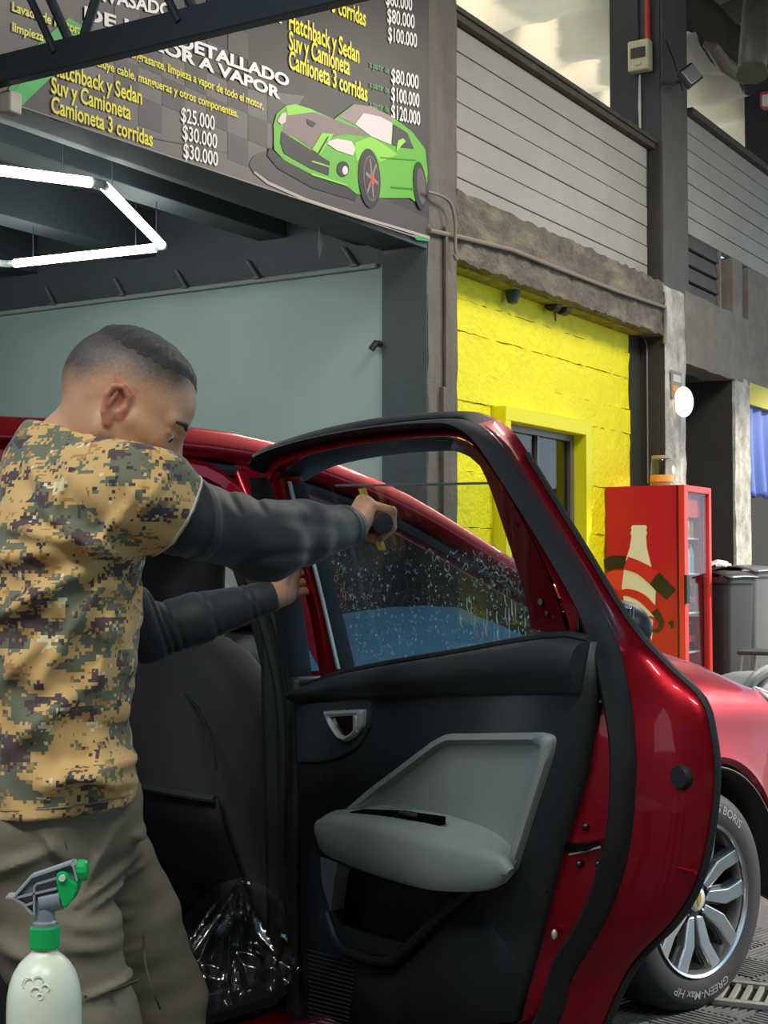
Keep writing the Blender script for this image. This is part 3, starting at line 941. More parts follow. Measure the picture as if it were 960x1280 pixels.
# ---- wheels
m_tyre = M('black tyre rubber', (27, 28, 30), .7, var=(14, .6, (40, 41, 42)), bump=(60, .2, .004))
m_rimd = M('graphite alloy', (64, 66, 68), .35, .7)
m_alloy = M('machined alloy face', (196, 198, 200), .24, .85, var=(6, .4, (170, 172, 175)))
m_letter = M('pale tyre lettering', (132, 134, 136), .7)
def ring_text(mb, s, radius, ang0, size, y, flip=False, sx=1.0):
    """letters bent round the wheel; ang in degrees, clockwise seen from outside"""
    vs, fs = text_geo(s, .01)
    x0 = min(v[0] for v in vs); x1 = max(v[0] for v in vs)
    P = []
    for x, h in vs:
        a = (x - (x0 + x1) / 2) * size * sx / radius
        r = radius + h * size
        w = math.radians(ang0) - a
        P.append(Vector((r * math.cos(w), y, r * math.sin(w))))
    mb.add(P, fs)
def build_wheel(parent, x, side, spin):
    w = MB()
    prof = [(.205, .20), (.222, .205), (.245, .212), (.285, .208), (.310, .192), (.322, .165), (.326, .13), (.326, .06), (.320, .02), (.300, .0), (.25, -.0), (.215, .01)]
    w.lathe([(r, -y) for r, y in prof], (0, 0, 0), 64, axis='y', cap=False)
    t = w.build('front_wheel' if x > -1 else 'rear_wheel', m_tyre, parent, smooth=40)
    # outward is local -y; outer tyre wall near y=-.212
    rb = MB()
    rb.lathe([(.222, -.206), (.219, -.212), (.212, -.208), (.207, -.190), (.198, -.12), (.19, -.03), (.185, -.0)], (0, 0, 0), 64, axis='y', cap=False)
    rim = rb.build('rim_barrel', m_alloy, t, smooth=40, solid=.004)
    MB().lathe([(.0, -.10), (.15, -.10), (.15, -.085), (.0, -.085)], (0, 0, 0), 40, axis='y').build('brake_disc', M('brake disc steel', (112, 108, 104), .35, .8), t, smooth=30)
    hb = MB()
    hb.lathe([(.0, -.188), (.036, -.188), (.05, -.182), (.078, -.176), (.086, -.16), (.086, -.12)], (0, 0, 0), 40, axis='y', cap=False)
    hb.build('hub', m_rimd, t, smooth=40)
    for k in range(5):
        for s_ in (-1, 1):
            a0 = math.radians(spin + 72 * k)
            pl = [(.050, s_ * .004), (.050, s_ * .034), (.13, s_ * .060), (.205, s_ * .114), (.211, s_ * .062), (.135, s_ * .014)]
            def f(u, v, tt, a0=a0):
                dep = -.186 - .018 * max(0, (u - .05) / .16) if tt else -.150 - .02 * (u - .05) / .16
                return Vector((u * math.cos(a0) - v * math.sin(a0), dep, u * math.sin(a0) + v * math.cos(a0)))
            m = MB().prism(pl, f, 0, 1)
            m.build('spoke', m_alloy, t, smooth=None, bevel=.004)
            pl2 = [(.06, s_ * .0), (.06, s_ * .046), (.13, s_ * .070), (.20, s_ * .12), (.204, s_ * .05), (.135, s_ * .006)]
            MB().prism(pl2, lambda u, v, tt, a0=a0: Vector((u * math.cos(a0) - v * math.sin(a0), (-.168 if tt else -.13) - .01 * (u - .05) / .16, u * math.sin(a0) + v * math.cos(a0))), 0, 1).build('spoke_graphite_back', m_rimd, t, smooth=None, bevel=.003)  # graphite recess behind the machined spoke
        a = math.radians(spin + 36 + 72 * k)
        c = Vector((.058 * math.cos(a), 0, .058 * math.sin(a)))
        MB().lathe([(.017, -.165), (.016, -.183), (.011, -.187), (.010, -.176), (0, -.175)], (c.x, 0, c.z), 14, axis='y', cap=False).lathe([(.009, -.172), (.009, -.186), (.004, -.189), (0, -.189)], (c.x, 0, c.z), 6, axis='y', cap=False).build('lug_nut', M('dark chrome nut', (70, 72, 75), .25, .9), t, smooth=40)
    cap = MB().lathe([(.0, -.197), (.028, -.197), (.034, -.192), (.036, -.184)], (0, 0, 0), 32, axis='y', cap=False).build('centre_cap', M('silver cap', (214, 216, 217), .25, .5), t, smooth=40)
    # small gold bow-tie badge, slanted ends
    bow = [(-.020, -.0035), (-.009, -.0035), (-.0075, -.0075), (.0085, -.0075), (.0095, -.0035), (.020, -.0035), (.0215, .0035), (.0095, .0035), (.008, .0075), (-.008, .0075), (-.0095, .0035), (-.0205, .0035)]
    MB().prism(bow, lambda u, v, tt: Vector((-v if False else u * math.cos(1.35) - v * math.sin(1.35), -.1975 - .002 * tt, u * math.sin(1.35) + v * math.cos(1.35))), 0, 1).build('bow_tie_badge', M('gold badge', (214, 160, 60), .3, .6), cap, smooth=None)
    lt = MB()
    return t, lt
fw, lt = build_wheel(car, 0, -1, -20)
fw.matrix_local = Matrix.Translation((0, -.668, .326)) @ Matrix.Rotation(math.radians(-3), 4, 'Z')
def letters(s, ang, size, rad, sx=1.0, inward=True):
    lt = MB()
    vs, fs = text_geo(s, .012)
    x0 = min(v[0] for v in vs); x1 = max(v[0] for v in vs)
    P = []
    for x, h in vs:
        a = (x - (x0 + x1) / 2) * size * sx / rad
        r = rad + (h - .35) * size * (1 if inward else -1)
        w = math.radians(ang) + (-a if inward else a)
        tt = np.interp(r, [.222, .245, .285, .310], [.205, .212, .208, .192])
        P.append(Vector((r * math.cos(w), -tt - .0012, r * math.sin(w))))
    lt.add(P, fs)
    return lt.build('tyre_lettering', m_letter, fw, smooth=None)
# seen from outside (camera right), local x points forward = right in the picture
letters('GREEN-Max HP', -92, .034, .268, 1.15)
letters('LS BORIS', 62, .034, .268, 1.15)
for (x, y, rz) in ((-2.55, -.668, 0), (-2.55, .668, PI), (0, .668, PI)):
    c_ = copy_tree(fw, car)
    c_.matrix_local = Matrix.Translation((x, y, .326)) @ Matrix.Rotation(rz, 4, 'Z')
    c_.name = 'rear_wheel' if x < -1 else 'front_wheel'
# ================================================================ OPEN REAR DOOR (x from hinge to latch, y outwards, z up)
DANG = math.radians(-55)
D0 = CO + CH * -1.50 + CR * 0.93
D0.z = 0
DM = Matrix.Translation(D0) @ Matrix.Rotation(DANG, 4, 'Z')
DI = DM.inverted()
D_U = DM.to_3x3() @ Vector((1, 0, 0)); D_N = DM.to_3x3() @ Vector((0, 1, 0))
def tumble(z): return -.33 * max(0, z - 1.10) - .25 * max(0, z - 1.35) ** 1.0 * .4
def dp(px, py, off):
    """pixel -> door point lying `off` from the leaning door skin"""
    z = 1.0
    for _ in range(8):
        o = off + tumble(z)
        p = DI @ on_plane(px, py, D0 + D_N * o, D_N)
        z = .5 * z + .5 * p.z
    return Vector((p.x, off + tumble(p.z), p.z))
def curve(pts, off, n, tail=()):
    P = [dp(x, y, off) for x, y in pts] + [Vector((u, off, z)) for u, z in tail]
    return [Vector(p) for p in spline(P, n)]
def spline_idx(P, per=5):
    """Catmull-Rom with the same number of samples between each pair of control points"""
    P = np.array([tuple(p) for p in P], float)
    out = []
    for i in range(len(P) - 1):
        p0, p1, p2, p3 = P[max(i - 1, 0)], P[i], P[i + 1], P[min(i + 2, len(P) - 1)]
        for k in range(per):
            t = k / per
            out.append(.5 * (2 * p1 + (p2 - p0) * t + (2 * p0 - 5 * p1 + 4 * p2 - p3) * t * t + (3 * p1 - p0 - 3 * p2 + p3) * t ** 3))
    out.append(P[-1])
    return [Vector(o) for o in out]
def curve_n(pts, off, n):
    return [Vector(p) for p in spline([dp(x, y, off) for x, y in pts], n)]
def curve(pts, off, tail=()):
    return spline_idx([dp(x, y, off) for x, y in pts] + [Vector((u, off, z)) for u, z in tail])
# four matching outlines: skin edge, outer and inner edge of the seal, edge of the painted frame
c_out = curve([(322, 568), (340, 557), (399, 538), (478, 522), (569, 514), (605, 519), (634, 538), (655, 567), (700, 640), (735, 697), (770, 755), (800, 797), (832, 831), (875, 874), (888, 917), (893, 967), (887, 1034), (872, 1100), (844, 1150), (792, 1205), (757, 1276)], 0, ((.80, .40), (.66, .335), (.40, .31), (.05, .31)))
c_seal2 = curve([(326, 574), (345, 563), (399, 547), (478, 531), (565, 523), (598, 530), (624, 552), (645, 585), (690, 657), (722, 708), (752, 760), (770, 798), (781, 831), (791, 889), (795, 930), (796, 965), (791, 1034), (781, 1088), (757, 1152), (716, 1222), (700, 1275)], -.055, ((.72, .42), (.60, .37), (.40, .35), (.05, .35)))
c_seal1 = curve([(330, 592), (345, 573), (399, 556), (478, 543), (557, 537), (588, 542), (608, 557), (627, 582), (668, 645), (700, 700), (728, 752), (743, 798), (752, 825), (764, 883), (771, 925), (772, 965), (771, 1010), (763, 1056), (741, 1130), (705, 1190), (679, 1268)], -.075, ((.70, .45), (.60, .40), (.40, .38), (.05, .38)))
c_red = curve([(337, 603), (349, 583), (399, 565), (478, 551), (553, 545), (582, 550), (601, 566), (618, 589), (650, 642), (680, 700), (704, 755), (716, 800), (725, 830), (723, 880), (720, 925), (713, 966), (701, 1010), (692, 1060), (676, 1120), (660, 1180), (648, 1278)], -.10, ((.66, .47), (.56, .42), (.40, .40), (.05, .40)))
NC = len(c_out)
rd = MB()
# outer skin and its inner lip, then the painted shut face
skin_mid = [Vector((p.x * .995, p.y - .012, p.z - .002)) for p in c_out]
def between(a, b, t): return [p * (1 - t) + q * t for p, q in zip(a, b)]
lip = between(c_out, c_seal2, .12)
rd.grid([[p + Vector((0, .012, 0)) for p in c_out], c_out, [Vector((p.x, p.y - .010, p.z)) for p in lip], between(c_out, c_seal2, .55), c_seal2, [p + Vector((0, .02, 0)) for p in between(c_seal2, c_seal1, .15)], [p + Vector((0, .02, 0)) for p in between(c_seal2, c_seal1, .85)], c_seal1, between(c_seal1, c_red, .12), between(c_seal1, c_red, .55), c_red, [p + Vector((0, .03, 0)) for p in c_red]])
# outer skin below the belt
m_doorred = m_red
door = rd.build('rear_door', m_red, car, smooth=50)
door.matrix_local = CARI @ DM
# outer skin panel below the belt line and hinge edge
sk = MB()
R = []
for p in c_out[66:]:
    R.append([Vector((.0 + (p.x) * t, .012 + .02 * math.sin(PI * t) * (1 if p.z < 1 else .3), p.z)) for t in (0, .25, .5, .75, 1)])
sk.grid(R).build('outer_skin', m_red, door, smooth=60)
MB().box2((-.01, -.11, .33), (.03, .01, 1.05)).build('hinge_edge', m_rubber, door, bevel=.01)
# seals: one on the shut face, one along the frame top
mid = between(c_seal2, c_seal1, .5)
def ribbon(a, b, lift, name, mat, parent, i0=0, i1=NC, solid=0):
    m = MB()
    n = Vector((0, -1, 0))
    rows = [[p + n * lift * k for p in between(a[i0:i1], b[i0:i1], t)] for t, k in ((0, .0), (.06, .55), (.22, .95), (.5, 1.15), (.78, .95), (.94, .55), (1, .0))]
    return m.grid(rows).build(name, mat, parent, smooth=70)
ribbon([p + Vector((0, .012, 0)) for p in c_seal2], [p + Vector((0, .012, 0)) for p in c_seal1], .042, 'door_seal', m_rubber, door)
top = range(0, 38)
ribbon(c_out, between(c_out, c_seal2, .95), .014, 'frame_trim', m_rubber, door, 0, 38)
MB().tube([p + Vector((.003, .004, .0)) for p in c_out[35:NC - 6]], .006, 6).build('edge_strip', m_rubber, door)
# window frame inner: front post, black glass channel, corner filler
c_gl = curve_n([(361, 604), (400, 583), (480, 567), (570, 563), (598, 571), (615, 588), (644, 669), (670, 753), (675, 785)], -.05, 40)
c_in = curve_n([(341, 604), (390, 568), (478, 552), (557, 546), (588, 553), (606, 571), (640, 622), (685, 712), (714, 797)], -.098, 40)
g = MB()
g.grid([c_in, between(c_in, c_gl, .4), c_gl, [p + Vector((0, .03, 0)) for p in c_gl]])
g.build('glass_channel', m_rubber, door, smooth=50)
fil = MB()
fa = [c_in[i] for i in range(24, 40)]; fb = [c_gl[i] + Vector((0, -.02, 0)) for i in range(24, 40)]
fil.grid([[p + Vector((0, -.004, 0)) for p in fa], [p + Vector((.004, -.004, 0)) for p in between(fa, fb, .8)], fb, [p + Vector((0, .02, 0)) for p in fb]])
fil.build('window_corner_panel', m_red, door, smooth=40)
for px, py, r in ((642, 638, .004), (650, 655, .0055), (677, 752, .006), (700, 750, .005), (685, 766, .004), (706, 772, .005), (694, 771, .003)):
    p = dp(px, py, -.092)
    MB().cyl(p + Vector((0, .01, 0)), p + Vector((0, -.003, 0)), r, n=10).build('screw_hole', m_pgloss, door, smooth=40)
# front post of the frame
def post(pl, off, prof, name, mat):
    P = [dp(x, y, off) for x, y in pl]
    P = [Vector(p) for p in spline(P, 14)]
    return MB().sweep(P, prof, [(Vector((1, 0, 0)), Vector((0, 1, 0)))] * 14).build(name, mat, door, smooth=40)
post([(349, 590), (364, 650), (382, 705), (400, 770), (412, 846)], -.085, rpoly([(-.022, -.012), (.014, -.012), (.02, .04), (-.022, .05)], .006, 2), 'front_post', m_red)
post([(366, 604), (378, 655), (393, 700), (410, 765), (427, 836)], -.075, rpoly([(-.016, -.01), (.010, -.01), (.010, .03), (-.016, .03)], .005, 2), 'post_seal', m_rubber)
post([(362.5, 602), (374, 650), (391, 700), (407, 765), (423, 836)], -.088, [(-.003, -.003), (.003, -.003), (.003, .003), (-.003, .003)], 'bright_strip', m_silver)
post([(331, 598), (340, 650), (352, 705), (362, 770), (372, 846)], -.070, rpoly([(-.016, -.03), (.016, -.03), (.016, .03), (-.016, .03)], .006, 2), 'hinge_side_seal', m_rubber)

# ---- window glass, lowered a hand's width, with soapy film water on its inner face
gout = [(366, 616), (420, 607), (490, 606.5), (560, 605), (626, 603.5), (640, 624), (655, 670), (680, 755), (690, 806), (560, 826), (432, 846), (402, 765), (384, 690)]
GO = [dp(x, y, -.035) for x, y in gout]
gp = MB().prism([(p.x, p.z) for p in GO], lambda u, v, t: Vector((u, -.035 + tumble(v) + t, v)), -.002, .002)
# keep the pane flat between its edges: cut into strips along z
bm = bmesh.new()
gz = np.linspace(min(p.z for p in GO), max(p.z for p in GO), 14)
ring = [Vector((p.x, 0, p.z)) for p in GO]
vs = [bm.verts.new(p) for p in ring]
bm.faces.new(vs)
for z in gz[1:-1]:
    bmesh.ops.bisect_plane(bm, geom=bm.verts[:] + bm.edges[:] + bm.faces[:], plane_co=(0, 0, z), plane_no=(0, 0, 1))
for v in bm.verts: v.co.y = -.035 + tumble(v.co.z)
m_dg = bpy.data.materials.new('soapy wet tinted glass')
m_dg.use_nodes = True
n, l = m_dg.node_tree.nodes, m_dg.node_tree.links
n.clear()
out = n.new('ShaderNodeOutputMaterial')
tr = n.new('ShaderNodeBsdfTransparent'); tr.inputs[0].default_value = (.82, .88, .88, 1)
gl = n.new('ShaderNodeBsdfGlossy'); gl.inputs['Roughness'].default_value = .02
fr = schlick(n, l, 1.5)
mx = n.new('ShaderNodeMixShader')
l.new(fr, mx.inputs[0]); l.new(tr.outputs[0], mx.inputs[1]); l.new(gl.outputs[0], mx.inputs[2])
df = n.new('ShaderNodeBsdfDiffuse'); df.inputs[0].default_value = (.62, .70, .70, 1)
mx2 = n.new('ShaderNodeMixShader')
tc = n.new('ShaderNodeTexCoord')
n1 = n.new('ShaderNodeTexNoise'); n1.inputs['Scale'].default_value = 85; n1.inputs['Detail'].default_value = 3
n2 = n.new('ShaderNodeTexNoise'); n2.inputs['Scale'].default_value = 9; n2.inputs['Detail'].default_value = 4
l.new(tc.outputs['Object'], n1.inputs['Vector']); l.new(tc.outputs['Object'], n2.inputs['Vector'])
r1 = n.new('ShaderNodeMapRange'); r1.inputs['From Min'].default_value = .56; r1.inputs['From Max'].default_value = .66
r2 = n.new('ShaderNodeMapRange'); r2.inputs['From Min'].default_value = .44; r2.inputs['From Max'].default_value = .62
l.new(n1.outputs['Fac'], r1.inputs['Value']); l.new(n2.outputs['Fac'], r2.inputs['Value'])
sp = n.new('ShaderNodeSeparateXYZ'); l.new(tc.outputs['Object'], sp.inputs[0])
r3 = n.new('ShaderNodeMapRange'); r3.inputs['From Min'].default_value = 1.345; r3.inputs['From Max'].default_value = 1.29
l.new(sp.outputs['Z'], r3.inputs['Value'])
ml = n.new('ShaderNodeMath'); ml.operation = 'MULTIPLY'; l.new(r1.outputs[0], ml.inputs[0]); l.new(r2.outputs[0], ml.inputs[1])
ml2 = n.new('ShaderNodeMath'); ml2.operation = 'MULTIPLY'; l.new(ml.outputs[0], ml2.inputs[0]); l.new(r3.outputs[0], ml2.inputs[1])
ml3 = n.new('ShaderNodeMath'); ml3.operation = 'MULTIPLY_ADD'; l.new(r3.outputs[0], ml3.inputs[0]); ml3.inputs[1].default_value = .05
ml4 = n.new('ShaderNodeMath'); ml4.operation = 'MULTIPLY'; l.new(ml2.outputs[0], ml4.inputs[0]); ml4.inputs[1].default_value = .5
l.new(ml4.outputs[0], ml3.inputs[2])
l.new(ml3.outputs[0], mx2.inputs[0]); l.new(mx.outputs[0], mx2.inputs[1]); l.new(df.outputs[0], mx2.inputs[2])
l.new(mx2.outputs[0], out.inputs[0])
gpane = bm_obj('window_glass', bm, m_dg, door, smooth=80)
MB().tube([p + Vector((0, 0, 0)) for p in GO[1:5]], .0022, 6).build('glass_edge', M('pale green glass edge', (150, 172, 164), .2), gpane)
# drops, foam rings and runs of water on the inner face
m_drop = M('water drops', (205, 226, 228), .05, 0, trans=.6, ior=1.33)
rnd = random.Random(11)
dr = MB()
for i in range(760):
    px = rnd.uniform(408, 676); py = 688 + (rnd.random() ** .8) * 135
    if px < 408 + (py - 690) * .16: continue
    if py > 836 - (px - 430) * .17: continue
    p = dp(px, py, -.038)
    r = rnd.choice((.0006, .0008, .0008, .001, .0012, .0016, .0022))
    dr.sphere(p, r, 6, 4, (1, .5, 1 + rnd.random() * .6))
for i in range(26):
    px = rnd.uniform(560, 668); py = rnd.uniform(735, 790)
    p = dp(px, py, -.038)
    L = rnd.uniform(.01, .045)
    dr.tube([p, p + Vector((rnd.uniform(-.001, .001), 0, -L * .5)), p + Vector((rnd.uniform(-.003, .003), .003, -L))], [.0006, .0009, .0012], 5)
dr.build('water_drops', m_drop, gpane, smooth=180)['kind'] = 'stuff'
fo = MB()
for i in range(54):
    if i < 18:
        px, py = rnd.uniform(410, 470), rnd.uniform(690, 810)
    elif i < 36:
        px, py = rnd.uniform(540, 650), rnd.uniform(690, 730)
    else:
        px, py = rnd.uniform(600, 668), rnd.uniform(640, 760)
    if px < 412 + (py - 690) * .2: continue
    p = dp(px, py, -.038)
    r = rnd.uniform(.003, .0075)
    e = rnd.uniform(.5, 1.5)
    a0, a1 = rnd.uniform(0, 6), rnd.uniform(3.5, 6.2)
    fo.tube([p + Vector((r * math.cos(a0 + a1 * t / 12), 0, r * e * math.sin(a0 + a1 * t / 12))) for t in range(13)], .00055, 4)
for i in range(34):
    px, py = rnd.uniform(470, 650), rnd.uniform(683, 735)
    p = dp(px, py, -.038)
    w_ = rnd.uniform(.004, .02)
    fo.tube([p + Vector((w_ * t, 0, .004 * math.sin(3 * t + i))) for t in np.linspace(0, 1, 6)], rnd.uniform(.0006, .0013), 4)
fo.build('soap_foam', M('soap foam', (150, 164, 164), .6), gpane, smooth=180)['kind'] = 'stuff'

# ---- inner trim panel with an opening for the map pocket
OFFP = -.125
pan = [(366, 862), (420, 843), (560, 818), (690, 797), (727, 803), (729, 882), (718, 966), (693, 1053), (668, 1145), (652, 1207), (637, 1278)]
PO = [dp(x, y, OFFP) for x, y in pan]
PO = [(p.x, p.z) for p in PO] + [(.56, .45), (.44, .38), (.10, .38), (.075, .50), (.07, .75)]
pk = [(402, 1072), (440, 1086), (500, 1102), (560, 1112), (587, 1112), (540, 1150), (503, 1186), (492, 1195), (480, 1199), (440, 1191), (428, 1180), (410, 1138), (402, 1104)]
PK = [dp(x, y, OFFP) for x, y in pk]
PK = [(p.x, p.z) for p in PK]
bm = bmesh.new()
ed = []
for loop in (PO, rpoly(PK, .012, 2)):
    vv = [bm.verts.new((u, OFFP, z)) for u, z in loop]
    for i in range(len(vv)): ed.append(bm.edges.new((vv[i - 1], vv[i])))
bmesh.ops.triangle_fill(bm, edges=ed, use_beauty=True)
po = bm_obj('inner_panel', bm, m_trim, door, smooth=30)
md = po.modifiers.new('thick', 'SOLIDIFY'); md.thickness = .068; md.offset = -1
me = po.data
if me.polygons[0].normal.y > 0: md.offset = 1
MB().prism(PK, lambda u, v, t: Vector((u, t, v)), -.062, -.052).build('pocket_back', m_trim2, po, smooth=None)
lipc = [dp(x, y, OFFP - .01) for x, y in ((408, 1142), (420, 1176), (434, 1190), (482, 1202), (500, 1192), (560, 1135), (592, 1110))]
MB().tube(spline(lipc, 24), .009, 8).build('pocket_rim', m_trim, po)
a = dp(409, 1148, OFFP + .015); b_ = dp(512, 1176, OFFP + .015)
MB().prism([(a.x, a.z), (b_.x, b_.z - .004), (dp(490, 1196, OFFP).x, dp(490, 1196, OFFP).z), (dp(438, 1190, OFFP).x, dp(438, 1190, OFFP).z)], lambda u, v, t: Vector((u, t, v)), OFFP - .004, OFFP + .012).build('pocket_lip', m_trim2, po, smooth=None, bevel=.002)
# belt roll
bt_, bb_ = [(369, 861), (430, 842), (560, 819), (690, 797.5), (726, 803)], [(369, 880), (430, 874), (560, 871), (690, 869), (726, 870)]
T_ = [dp(x, y, OFFP) for x, y in bt_]; B_ = [dp(x, y, OFFP) for x, y in bb_]
T_ = [Vector(p) for p in spline(T_, 20)]; B_ = [Vector(p) for p in spline(B_, 20)]
R = []
for t, k in ((0, -.035), (.0, 0), (.12, .014), (.35, .024), (.6, .022), (.85, .010), (1, 0), (1.03, -.01)):
    R.append([p * (1 - t) + q * t + Vector((0, -k, 0)) for p, q in zip(T_, B_)])
br_ = MB().grid(R)
for e_ in (0, 19): br_.add([r_[e_] for r_ in R], [tuple(range(len(R)))])
br_.build('belt_roll', m_trim2, po, smooth=60)
MB().tube([p + Vector((0, .02, .004)) for p in T_], .008, 8).build('glass_wiper_seal', m_rubber, po)
# end cap bracket by the latch corner
for px, w_, h_ in ((680, .016, .05), (692, .014, .06), (703, .018, .045)):
    p = dp(px, 795, OFFP)
    MB().box((p.x, OFFP + .03, p.z + h_ / 2 - .01), (w_, .05, h_)).build('corner_clip', m_pgloss, door, bevel=.003)
# handle: dark dished plate, satin bezel, pull
def poly_at(pts, off): return [(lambda p: (p.x, p.z))(dp(x, y, off)) for x, y in pts]
flat = lambda u, v, t: Vector((u, t, v))
MB().prism(rpoly(poly_at([(372, 880), (466, 876), (466, 905), (452, 932), (430, 946), (404, 953), (374, 953)], OFFP), .012), flat, OFFP - .006, OFFP + .01).build('handle_plate', m_trim2, po, smooth=None, bevel=.003)
hz = rpoly(poly_at([(405, 889), (456, 886.5), (455, 908), (444, 921), (434, 927), (424, 924), (413, 908)], OFFP - .01), .008)
hp = [Vector((u, OFFP - .014, v)) for u, v in hz]
cen = sum(hp, Vector()) / len(hp)
inn = [cen + (p - cen) * .66 + Vector((0, -.001, 0)) for p in hp]
mm = MB().grid([[p + Vector((0, .012, 0)) for p in hp], hp, [p + Vector((0, -.004, 0)) for p in between(hp, inn, .5)], inn, [p + Vector((0, .012, 0)) for p in inn]], True)
hd = mm.build('handle_bezel', m_silver, door, smooth=50)
MB().prism([(p.x, p.z) for p in inn], flat, OFFP - .009, OFFP - .003).build('handle_bowl', m_pgloss, door, smooth=None)
p = dp(446, 905, OFFP - .012)
MB().box((p.x, p.y, p.z), (.016, .012, .035)).build('handle_pull', m_silver, door, bevel=.004, seg=3)
MB().prism(rpoly(poly_at([(399, 1071), (421, 1079), (417, 1100), (412, 1140), (402, 1108)], OFFP - .004), .004), flat, OFFP - .002, OFFP + .03).build('pocket_sun_strip', m_grey, po, smooth=None)  # pale strip painted for sunlight glimpsed in the pocket
# light grey insert
gi = poly_at([(428, 1014), (462, 985), (540, 926), (556, 917.5), (676, 916), (690, 921), (686, 945), (662, 1020), (640, 1090), (632, 1097), (560, 1080)], OFFP - .012)
gi = rpoly(gi, .012, 3)
cen = Vector((sum(u for u, v in gi) / len(gi), 0, sum(v for u, v in gi) / len(gi)))
def lay(k, off): return [Vector((cen.x + (u - cen.x) * k, off, cen.z + (v - cen.z) * k)) for u, v in gi]
mm = MB().grid([lay(1.0, OFFP + .01), lay(1.0, OFFP - .008), lay(.985, OFFP - .014), lay(.90, OFFP - .016), lay(.84, OFFP - .006), lay(.5, OFFP - .005)], True)
k = len(gi)
mm.f.append(tuple(5 * k + i for i in range(k))); mm.mi.append(0)
mm.build('grey_insert', m_grey, door, smooth=60)
# armrest
at_f = [(398, 1024), (404, 1019), (450, 1024), (527, 1044), (593, 1060), (625, 1070), (637, 1078), (641, 1086)]
at_b = [(397, 1046), (402, 1064), (435, 1081), (485, 1099), (535, 1112), (593, 1114.5), (625, 1108), (639, 1095)]
bk = [(412, 1018), (418, 1013), (450, 1012), (527, 1014), (593, 1031), (622, 1046), (638, 1062), (642, 1075)]
F_ = [Vector(p) for p in spline([dp(x, y, OFFP - .075) for x, y in at_f], 26)]
U_ = [Vector(p) for p in spline([dp(x, y, OFFP - .070) for x, y in at_b], 26)]
K_ = [Vector(p) for p in spline([dp(x, y, OFFP - .012) for x, y in bk], 26)]
R = [[Vector((p.x, OFFP, p.z)) for p in K_], K_, between(K_, F_, .75), [p * 1 + Vector((0, .004, .0)) for p in between(K_, F_, .95)], [p + Vector((0, -.003, 0)) for p in between(F_, U_, .06)], [p + Vector((0, -.008, 0)) for p in between(F_, U_, .22)], [p + Vector((0, -.010, 0)) for p in between(F_, U_, .6)], [p + Vector((0, -.004, 0)) for p in between(F_, U_, .93)], U_, [Vector((p.x * .7 + k_.x * .3, p.y + .02, p.z - .003)) for k_, p in zip(K_, U_)], [Vector((k_.x, OFFP, p.z + .012)) for k_, p in zip(K_, U_)]]
arm = MB().grid(R)
nR = len(R); nC = 26
arm.f.append(tuple(i * nC for i in range(nR))[::-1]); arm.f.append(tuple(i * nC + nC - 1 for i in range(nR))); arm.mi += [0, 0]
ar = arm.build('armrest', m_grey, door, smooth=50)
sw = [(436, 1016), (455, 1012.5), (500, 1014), (558, 1022), (522, 1030), (480, 1026)]
S_ = [dp(x, y, OFFP - .042) for x, y in sw]
m_ = MB(); vs_ = [p + Vector((0, 0, .004)) for p in S_] + [p + Vector((0, 0, -.014)) for p in S_]
m_.add(vs_, [tuple(range(6)), tuple(range(6, 12))[::-1]] + [(i, (i + 1) % 6, 6 + (i + 1) % 6, 6 + i) for i in range(6)])
swo = m_.build('switch_panel', m_pgloss, ar, smooth=None, bevel=.002)
p = dp(512, 1021, OFFP - .042)
MB().box((p.x, p.y, p.z + .006), (.05, .016, .006)).build('window_switch', m_trim2, ar, bevel=.002)
# speaker grille ribs
gr = MB()
for i in range(17):
    a, b_ = dp(386, 1188 + i * 5.5, OFFP - .002), dp(446 - i * .8, 1204 + i * 5.2, OFFP - .002)
    gr.tube([a, b_], .0022, 4)
gr.build('speaker_grille', m_trim2, po, smooth=None)['kind'] = 'stuff'
# latch and hardware on the shut face
def shut(px, py, off=-.09): return dp(px, py, off)
p1, p2, p3, p4 = shut(702, 1046), shut(716, 1062), shut(749, 1053), shut(748, 1060)
lat = MB().tube([shut(703, 1046), shut(708, 1056), shut(718, 1060), shut(735, 1059), shut(748, 1055)], [.006, .010, .009, .008, .006], 8)
lt_ = lat.build('latch', m_pgloss, door)
MB().tube([shut(712, 1068, -.093), shut(722, 1066, -.093), shut(750, 1059, -.093)], .0022, 6).build('latch_plate', m_silver, lt_)
for px, py in ((732, 1033), (724, 1080), (748, 1080)):
    p = shut(px, py)
    MB().sphere(p, .0065, 12, 8).build('latch_bolt', M('dark steel bolt', (70, 72, 74), .3, .9), door)
p = shut(684, 1110, -.10)
MB().cyl(p + Vector((0, .01, 0)), p + Vector((.006, -.016, 0)), .011, .008).build('rubber_stop', m_rubber, door, smooth=40)
p = shut(693, 1080, -.10)
MB().cyl(p + Vector((0, .01, 0)), p + Vector((0, -.002, 0)), .006).build('screw_hole', m_pgloss, door, smooth=40)
p = shut(693, 1168, -.095)
MB().sphere(p, .009, 10, 6, (.6, .6, 1)).build('plug', m_silver, door)
p = dp(853, 971, -.022)
MB().lathe([(.0, -.010), (.017, -.010), (.021, -.004), (.021, .014)], p, 18, axis='y', cap=False).build('rubber_plug', m_rubber, door, smooth=40)
for pl in ([(827, 948), (829, 990), (843, 990)], [(822, 1040), (820, 1077), (826, 1080), (870, 1091)], [(805, 1134), (818, 1131)]):
    P = [dp(x, y, -.020) for x, y in pl]
    MB().tube(P, .0035, 6).build('stamped_crease', m_red, door)
for pl in ([(739, 826), (745, 827)], [(737, 858), (751, 861)], [(739, 872), (751, 877)]):
    MB().tube([dp(x, y, -.088) for x, y in pl], .0022, 6).build('shut_face_label', M('pale label', (200, 196, 192), .5), door)  # small pale labels on the shut face
